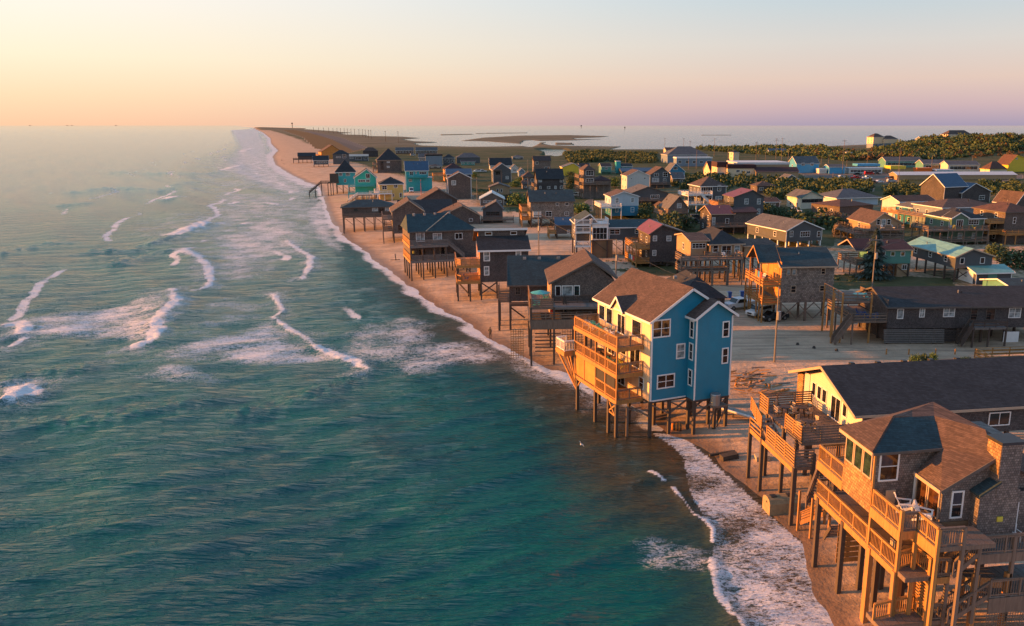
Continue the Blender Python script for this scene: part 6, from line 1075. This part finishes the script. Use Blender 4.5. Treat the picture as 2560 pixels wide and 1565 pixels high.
# ---------------------------------------------------------------- vehicles
def vehicle(label,px,py,rz,mat,kind='suv',group=None,F0=None,cat=None,scale=1.):
    g=gpt(px,py) if F0 is None else F0; t=thing('parked_'+{'suv':'car','pickup':'truck','van':'van','sedan':'car'}[kind],label,cat or {'suv':'car','pickup':'truck','van':'van','sedan':'car'}[kind],loc=g,rz=rz,group=group)
    if scale!=1: t.scale=(scale,)*3
    L_={'suv':4.7,'pickup':5.7,'van':5.2,'sedan':4.6}[kind]; hw=.93
    prof={'suv':[(-2.3,.4),(2.3,.4),(2.36,.75),(2.25,1.0),(1.1,1.12),(.55,1.72),(-1.9,1.78),(-2.3,1.1)],'pickup':[(-2.8,.45),(2.8,.45),(2.85,.9),(2.7,1.15),(1.4,1.22),(.8,1.85),(-.7,1.87),(-1.0,1.25),(-2.8,1.25)],'van':[(-2.6,.35),(2.6,.35),(2.65,.9),(2.2,1.25),(1.6,2.1),(-2.5,2.15),(-2.6,1.2)],'sedan':[(-2.25,.35),(2.25,.35),(2.3,.7),(1.2,.95),(.6,1.4),(-1.1,1.42),(-1.8,1.0),(-2.25,.95)]}[kind]
    o=MB().prism(prof,-hw,hw).build('body',mat,t); m=o.modifiers.new('bevel','BEVEL'); m.width=.09; m.segments=2
    g0=MB(); hi=max(p[1] for p in prof); lo=1.12 if kind!='van' else 1.3; x0,x1=(-1.8,.75) if kind=='suv' else ((-.8,1.05) if kind=='pickup' else ((-2.3,1.75) if kind=='van' else (-1.2,.85)))
    if kind=='sedan': lo=.98
    for s in (-1,1): MB().prism([(x0+.1,lo+.05),(x1,lo+.05),(x1-.42,hi-.12),(x0+.25,hi-.12)],s*(hw-.03) if s<0 else hw-.02,s*(hw+.02) if s>0 else -hw+.02-.04).build('window','glass',t)
    fx={'suv':(1.14,1.15,.62,1.68),'pickup':(1.44,1.26,.88,1.8),'van':(2.22,1.28,1.64,2.02),'sedan':(1.16,1.0,.66,1.36)}[kind]
    MB().beam((fx[0]+.04,0,fx[1]),(fx[2]+.05,0,fx[3]),1.6,.03).build('windscreen','glass',t)
    wx={'suv':1.45,'pickup':1.8,'van':1.65,'sedan':1.4}[kind]; wm=shared(('wheel',),lambda:MB().tube((0,-.12,0),(0,.12,0),.38,.38,14).mesh('wheel','rubber')); rm=shared(('rim',),lambda:MB().tube((0,-.13,0),(0,.13,0),.22,.22,10).mesh('rim','metal_grey'))
    for sx_ in (-1,1):
        for sy in (-1,1): w=ob('wheel',wm,t,(sx_*wx,sy*(hw-.08),.38)); ob('rim',rm,w)
    xf=prof[2][0]
    for s in (-1,1): MB().box(xf-.12,xf+.0,s*.62-.16,s*.62+.16,.72,.88).build('headlight','plastic_white',t); MB().box(-xf-.0+.02,-xf+.12,s*.7-.1,s*.7+.1,.8,1.0).build('tail_light','cloth_red',t)
    MB().box(xf-.06,xf+.04,-.42,.42,.6,.82).build('grille','metal_dark',t)
    return t
p_=lambda Z,x,y: Z(x,y)
vehicle('white pickup truck parked under the trees right behind the blue house roof',*Z1(1530,412),math.radians(205),'paint_white','pickup')
vehicle('white car half hidden under the golden balconies',*Z1(1690,468),math.radians(215),'paint_white','suv'); vehicle('dark car under the crossed pilings of the grey shingle house',*Z1(1800,500),math.radians(200),'paint_dark','sedan')
vehicle('white car parked in front of the cream yellow cottage',*Z8(822,380),math.radians(-20),'paint_white','suv'); vehicle('white van under the turquoise house with shaded garage bays',*ZB(222,855),math.radians(-80),'paint_white','van'); vehicle('silver car on the sand beside the sea facing shingled block',*ZC(1095,900),math.radians(140),'paint_silver','suv')
for i,(x_,y_,m_,k_,a_,l_) in enumerate(((595,640,'paint_white','suv',20,'white car at the left end of the car park'),(735,645,'paint_red','pickup',15,'red truck in the front row of the car park'),(755,610,'paint_dark','suv',10,'dark car behind the red truck'),(850,648,'paint_white','pickup',5,'white truck right of the red truck'),(870,603,'paint_red','van',0,'long dark red van at the back of the car park'),(950,600,'paint_dark','sedan',8,'dark car right of the red van'),(915,690,'paint_dark','sedan',25,'dark car lowest in the car park'),(975,685,'paint_white','sedan',15,'small white car next to the lowest dark one'),(1100,650,'paint_dark','pickup',10,'dark truck at the right of the car park'),(1100,680,'paint_silver','suv',5,'silver car below the right hand dark truck'),(250,665,'paint_dark','suv',10,'dark car in front of the bright blue stores'))): vehicle(l_,*ZE(x_,y_),math.radians(a_),m_,k_,group='cars in the car park')
for x_,y_,m_,l_ in ((200,640,'paint_dark','dark car among those before the motel front'),(300,640,'paint_white','white car before the motel cream wall'),(360,635,'paint_silver','silver car at the middle of the motel front'),(90,640,'paint_dark','dark blue car left of the motel office')): vehicle(l_,*ZD(1000+x_,y_+8),math.radians(10),m_,'sedan',group='cars before the motel')
for x_,y_,m_,k_,l_ in ((1475,470,'paint_white','sedan','white car at the left of the little lot by the slate gable'),(1525,462,'paint_dark','suv','dark car in the middle of the little lot by the slate gable'),(1580,470,'paint_silver','pickup','silver truck at the right of the little lot by the slate gable'),(250,150,'paint_silver','van','far silver van among the dark roofs on the left')): vehicle(l_,*ZB(x_,y_),.3,m_,k_,group='cars between the far houses')
for x_,y_,m_,k_,l_ in ((95,455,'paint_dark','suv','dark car behind the maroon roofed house deck'),(700,470,'paint_white','van','white van in the shade left of the bushes by the cream cottage')): vehicle(l_,*Z8(x_,y_),.4,m_,k_)
vehicle('dark car between the shack and the maroon roofed house',*ZD(860,1290),math.radians(10),'paint_dark','suv')
for x_,y_,l_ in ((1452,328,'blue wheeled bin left of the white pickup truck'),(1548,322,'blue wheeled bin right of the white pickup truck')):
    g=gpt(*Z1(x_,y_)); t=thing('rubbish_bin',l_,'bin',loc=g,rz=.2); MB().prism([(-.28,.0),(.28,0),(.36,1.0),(-.36,1.0)],-.33,.33).build('body','plastic_blue',t); MB().box(-.4,.4,-.38,.38,1.0,1.08).build('lid','plastic_blue',t)
for key,items in (('large hip roofed house with tan front, white framed doors and deep timber decks',((.12,-2.2,'metal_dark','dark deck chair at the left end of the tan hip roofed house deck'),(.3,-2.6,'plastic_white','white deck chair left of the glass doors of the tan hip roofed house'),(.5,-2.4,'metal_dark','dark deck chair by the doors of the tan hip roofed house'),(.72,-2.5,'trim_tan','tan deck chair at the right end of the tan hip roofed house deck'))),('tan wood gabled house with a wide upper deck and dark screened floor',((.3,-1.4,'plastic_white','white chair left of the doors on the tan gabled house deck'),(.66,-1.4,'plastic_white','white chair right of the doors on the tan gabled house deck'),(.95,-1.2,'plastic_white','white chair at the right corner of the tan gabled house deck'))),('sage green house with dark roof, white trim and two wraparound decks',((-.05,-1.5,'plastic_blue','blue chair at the left corner of the sage green house deck'),(.06,-1.4,'plastic_yellow','yellow chair left of the gable on the sage green house deck'),(.62,-1.5,'plastic_yellow','yellow chair under the wide window of the sage green house'))),('two storey grey shingle house with crossed pilings and golden ocean balconies',((-.2,2.5,'metal_dark','dark chair on the upper balcony of the grey shingle house'),(-.18,4.2,'plastic_white','white chair on the upper balcony of the grey shingle house')))):
    r_,F_,a_,b_,c_,d_,h_,e_,g_=HOUSES[key]; lev=sorted((max(v.co.z for v in o_.data.vertices) for o_ in bpy.data.objects if o_.parent==r_ and o_.name.startswith('deck') and not o_.name.startswith('deck_f')),reverse=True); lz=lev[0]
    for fu,v,m_,l_ in items: adirondack(l_,F_.w(a_+fu*(b_-a_),v,lz+.01),F_.a+fu*2-.6,m_)
r_,F_,a_,*_q=HOUSES['dark house with rust red roof and clothes hung on its ocean decks']
for k,(m_,n_) in enumerate((('cloth_red','red'),('paint_white','white'),('cloth_blue','blue'))): towel(n_+' cloth hung on the lower ocean rail of the rust red roofed house',F_.w(a_-3.0,2+k*1.6,_q[3]+1.0),F_.a-math.pi/2,1.2,.9,m_)
# ---------------------------------------------------------------- things on the beach
g=gpt(*Z2(75,880)); F=Fr(0,0,o=g,ang=9); t=thing('septic_tank','exposed concrete septic tank with rounded sunlit end lying on the sand','tank',F)
MB().prism([(-.75,-.4),(.75,-.4),(.75,1.0),(.55,1.3),(.2,1.42),(-.2,1.42),(-.55,1.3),(-.75,1.0)],0,2.6,'x').build('shell','concrete_tan',t); MB().box(.3,.8,-.3,.2,1.4,1.47).build('lid','metal_dark',t); MB().box(1.7,2.3,-.3,.2,1.4,1.47).build('lid','metal_dark',t); MB().tube((-.02,-.1,1.0),(.0,-.1,1.0),.1,.1,10).build('port','metal_dark',t)
for l_,Z,x_,y_,L_,w_,a_ in (('dark plank lying half buried on the wet sand',ZS,1465,112,2.6,.25,12),('dark broken box like timber beside the plank on the sand',ZS,1515,135,1.6,.8,15),('grey worn block on the sand left of the slatted deck pilings',ZS,1755,140,1.3,1.0,0),('pale board leaning under the blue house',Z1,900,1270,2.8,.35,22),('dark driftwood branch in the shallows left of the blue house',Z1,130,1135,3.,.4,25)):
    g=gpt(*Z(x_,y_)); b=MB(); a_=math.radians(a_); c,s=math.cos(a_)*L_/2,math.sin(a_)*L_/2; b.beam((-c,-s,.15),(c,s,.32),w_,.22 if w_<.7 else .5)
    if 'drift' in l_: b.beam((0,0,.2),(c*.4,s+.8,.5),.12); b.beam((-c*.5,-s*.5,.2),(-c,.5,.5),.1)
    tag(b.build('driftwood' if 'drift' in l_ else 'timber','debris' if 'pale' not in l_ and 'grey' not in l_ else ('wood' if 'pale' in l_ else 'concrete'),loc=g),l_,'driftwood' if 'drift' in l_ else 'timber')
g=gpt(*Z1(1040,1370)); t=thing('washed_up_fitting','small striped object standing in the sand under the blue house','debris',loc=g); MB().tube((-.5,0,.45),(.5,0,.45),.4,.4,12).build('drum','cloth_orange',t); [MB().tube((x_,0,.45),(x_+.12,0,.45),.42,.42,12).build('hoop','debris',t) for x_ in (-.35,.0,.3)]
# fallen white boards beside the blue house
g=gpt(*Z1(1560,1265)); F=Fr(0,0,o=g,ang=-18); t=thing('broken_platform','white edged broken platform tipped on the sand right of the blue house','debris',F)
MB().beam((-3.2,.9,.75),(2.2,-.9,.35),1.3,.12).build('panel','concrete',t); MB().beam((-3.3,.3,.85),(2.2,-1.6,.45),.16).build('edge_rail','plastic_white',t); MB().beam((2.2,-1.6,.45),(3.2,-.2,.35),.16).build('end_rail','plastic_white',t); post(t,2.0,-1.4,-.6,.5,.14,'wood_gold'); post(t,-1.0,-.3,-.3,.8,.14,'wood_dark'); MB().beam((1.2,-.9,.5),(2.0,-.3,.9),.5,.4).build('crate','orange_box' if 0 else 'wood_gold',t)
# eroded bank with old bulkhead timbers, right of the blue house
g=gpt(*Z1(1540,1060)); F=Fr(0,0,o=(g[0]+1.,g[1]+1.,g[2]+.1),ang=12); q=np.random.default_rng(8)
t=thing('timber_pile','heap of old bulkhead planks glowing orange on the eroded sand bank','timber',F)
for i in range(44):
    u=-2.8+q.uniform(0,6); v=-2.5+i*.17+q.uniform(-.3,.3); L_=q.uniform(.9,2.4); a=q.uniform(-1.1,1.2); z0_=.05+q.uniform(0,.9)+.2*math.sin(i*.07)
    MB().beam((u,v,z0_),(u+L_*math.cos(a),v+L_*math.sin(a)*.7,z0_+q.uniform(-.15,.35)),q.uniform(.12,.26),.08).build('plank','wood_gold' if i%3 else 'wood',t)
for i in range(4): u=-2+q.uniform(0,5.5); v=-1.3+q.uniform(0,4); MB().beam((u,v,-.3),(u+q.uniform(-.1,.5),v,q.uniform(.4,.8)),.2).build('stake','wood_gold',t)
g=gpt(*Z1(1790,1085)); t=thing('timber_pile','low scatter of orange lit planks by the slatted deck','timber',loc=g,rz=.2)
for i in range(9): u,v=q.uniform(-1.8,1.8),q.uniform(-1,1); MB().beam((u,v,.1),(u+q.uniform(.8,1.8),v+q.uniform(-.3,.5),.25+q.uniform(0,.2)),.18,.07).build('plank','wood_gold',t)
for i,(x_,y_) in enumerate(((1560,700),(1700,720),(1710,850))):
    g=gpt(*Z1(x_ if i else 1600,y_)); 
# people
def person(label,px,py,h,rz,pose,top='cloth_dark',bottom='cloth_dark'):
    g=gpt(px,py); t=thing('person',label,'person',loc=g,rz=rz); s=h/1.75
    J={'pel':(0,0,.93),'spi':(0,0,1.15),'che':(0,.0,1.36),'nec':(0,0,1.5),'hea':(0,-.03,1.66),'hl':(-.1,0,.9),'kl':(-.12,-.06,.5),'fl':(-.12,.02,.06),'tl':(-.12,-.16,.03),'hr':(.1,0,.9),'kr':(.13,-.03,.5),'fr':(.14,.1,.06),'tr':(.14,-.08,.03),'sl':(-.19,0,1.42),'el':(-.27,.02,1.15),'wl':(-.26,-.08,.9),'dl':(-.25,-.12,.8),'sr':(.19,0,1.42),'er':(.28,.0,1.16),'wr':(.2,-.16,1.02),'dr':(.14,-.22,.98)}
    if pose=='sit':
        for k,d in dict(pel=(0,0,.2),spi=(0,.02,.42),che=(0,.04,.62),nec=(0,.03,.76),hea=(0,0,.92),hl=(-.1,-.05,.18),kl=(-.14,-.4,.42),fl=(-.14,-.62,.06),tl=(-.14,-.78,.04),hr=(.1,-.05,.18),kr=(.14,-.42,.4),fr=(.14,-.66,.06),tr=(.14,-.8,.04),sl=(-.19,.04,.68),el=(-.26,-.1,.46),wl=(-.2,-.32,.4),dl=(-.16,-.4,.4),sr=(.19,.04,.68),er=(.26,-.1,.46),wr=(.2,-.32,.4),dr=(.16,-.4,.4)).items(): J[k]=d
    E_=[('pel','spi'),('spi','che'),('che','nec'),('nec','hea'),('pel','hl'),('hl','kl'),('kl','fl'),('fl','tl'),('pel','hr'),('hr','kr'),('kr','fr'),('fr','tr'),('che','sl'),('sl','el'),('el','wl'),('wl','dl'),('che','sr'),('sr','er'),('er','wr'),('wr','dr')]
    ks=list(J); me=bpy.data.meshes.new('body'); me.from_pydata([tuple(c*s for c in J[k]) for k in ks],[(ks.index(a),ks.index(b)) for a,b in E_],[]); me.materials.append(MATS[top]); o=ob('body',me,t)
    o.modifiers.new('skin','SKIN'); RD=dict(pel=.15,spi=.13,che=.16,nec=.06,hea=.1,hl=.1,kl=.07,fl=.05,tl=.045,hr=.1,kr=.07,fr=.05,tr=.045,sl=.075,el=.05,wl=.036,dl=.04,sr=.075,er=.05,wr=.036,dr=.04)
    for v,k in zip(me.skin_vertices[0].data,ks): v.radius=(RD[k]*s,RD[k]*s*(.75 if k in('pel','spi','che') else 1)); v.use_root=(k=='pel')
    m=o.modifiers.new('smooth','SUBSURF'); m.levels=m.render_levels=1
    hx=J['hea']; MB().tube((hx[0]*s,(hx[1])*s,(hx[2]-.05)*s),(hx[0]*s,hx[1]*s,(hx[2]+.1)*s),.1*s,.07*s,10).build('hair','debris',t); MB().tube((0,-.02*s,(hx[2]-.1)*s),(0,-.06*s,(hx[2]+.03)*s),.075*s,.08*s,10).build('face','skin',t); return t
person('person in dark clothes standing in the wash below the gabled grey house',*Z3(952,1245),1.8,2.6,'stand')
person('person in dark clothes standing far up the open beach',705,403.5,1.75,.5,'stand'); person('person bent low on the sand beside the far standing one',709.5,411,1.7,2.,'sit')
g=gpt(*Z3(108,540)); t=thing('beach_post','small dark leaning post with a board on the beach before the hip roofed house','post',loc=g); MB().beam((0,0,-.2),(-.15,0,1.5),.3,.14).build('upright','debris',t); MB().beam((-1.3,-.1,.1),(.9,.1,.15),.3,.1).build('board','debris',t)
# a white seabird over the shallows
p=gnd(*ZS(440,30),2.0); t=thing('seabird','small white seabird flying low over the shallow water','bird',loc=p,rz=.5); t.scale=(.6,)*3; t.rotation_euler=(.5,.9,.5); b=MB().tube((0,-.28,0),(0,.05,.02),.03,.09,8).tube((0,.05,.02),(0,.3,.03),.09,.03,8); b.build('body','plastic_white',t)
for s in (-1,1): solid(MB().poly([(0,-.08,.05),(0,.12,.05),(s*.35,.16,.2),(s*.75,-.05,.16),(s*.4,-.06,.17)]).build('wing','plastic_white',t),.02)
# far away: water tower on the spit, boats on the horizon
g=gnd(730,312.0,20); p=ray(730,307); t=thing('water_tower','tiny water tower on the far spit','tower',loc=(p[0]*6000,p[1]*6000,24)); t.scale=(.6,)*3; MB().tube((0,0,-20),(0,0,26),4,4,8).build('shaft','metal_dark',t); MB().tube((0,0,26),(0,0,36),6,11,10).tube((0,0,36),(0,0,42),11,5,10).build('tank','metal_dark',t)
for x_,y_,l_ in ((75,314.6,'far fishing boat leftmost on the sea horizon'),(168,314.6,'far fishing boat second on the sea horizon'),(180,314.6,'far small boat close to the second one'),(290,314.6,'far fishing boat nearest the spit on the horizon')):
    p=gnd(x_,y_,0); t=thing('fishing_boat',l_,'boat',loc=(p[0],p[1],0),rz=.3,group='boats on the horizon'); sc=p[1]/9000*1.0; t.scale=(sc,)*3
    MB().prism([(-9,1),(10,1),(13,4),(-9,3.4)],-3,3).build('hull','paint_dark',t); MB().box(-5,0,-2,2,3.4,7).build('cabin','paint_dark',t); MB().tube((1,0,3),(1,0,13),.4,.3,6).build('mast','paint_dark',t)
for x_,y_,l_ in ((1453,319.5,'dark channel marker in the middle of the sound'),(1562,323.5,'smaller channel marker farther right on the sound')):
    p=gnd(x_,y_,0); t=thing('channel_marker',l_,'marker',loc=(p[0],p[1],0)); sc=p[1]/4000; MB().tube((0,0,-2),(0,0,9*sc),1.2*sc,1.2*sc,8).build('pile','wood_dark',t); MB().box(-3*sc,3*sc,-.5,.5,7*sc,12*sc).build('board','wood_dark',t)
for l_,Z,x_,y_ in (('small dark stone leftmost on the sand lot',Z5,140,912),('small dark stone second on the sand lot',Z5,308,948),('small dark stone third on the sand lot',Z5,540,975)):
    g=gpt(*Z(x_,y_)); tag(MB().tube((0,0,-.1),(0,.05,.3),.28,.16,7).build('stone','debris',loc=g),l_,'stone')
for i,x_ in enumerate((1050,1280,1555,1755,1975)):
    g=gpt(*Z5(x_,1010)); tag(MB().tube((0,0,-.2),(0,0,.75),.1,.09,7).build('bollard','wood_gold',loc=g),('leftmost','second','middle','fourth','rightmost')[i]+' of the five short wooden posts along the sand track','post','posts along the sand track')
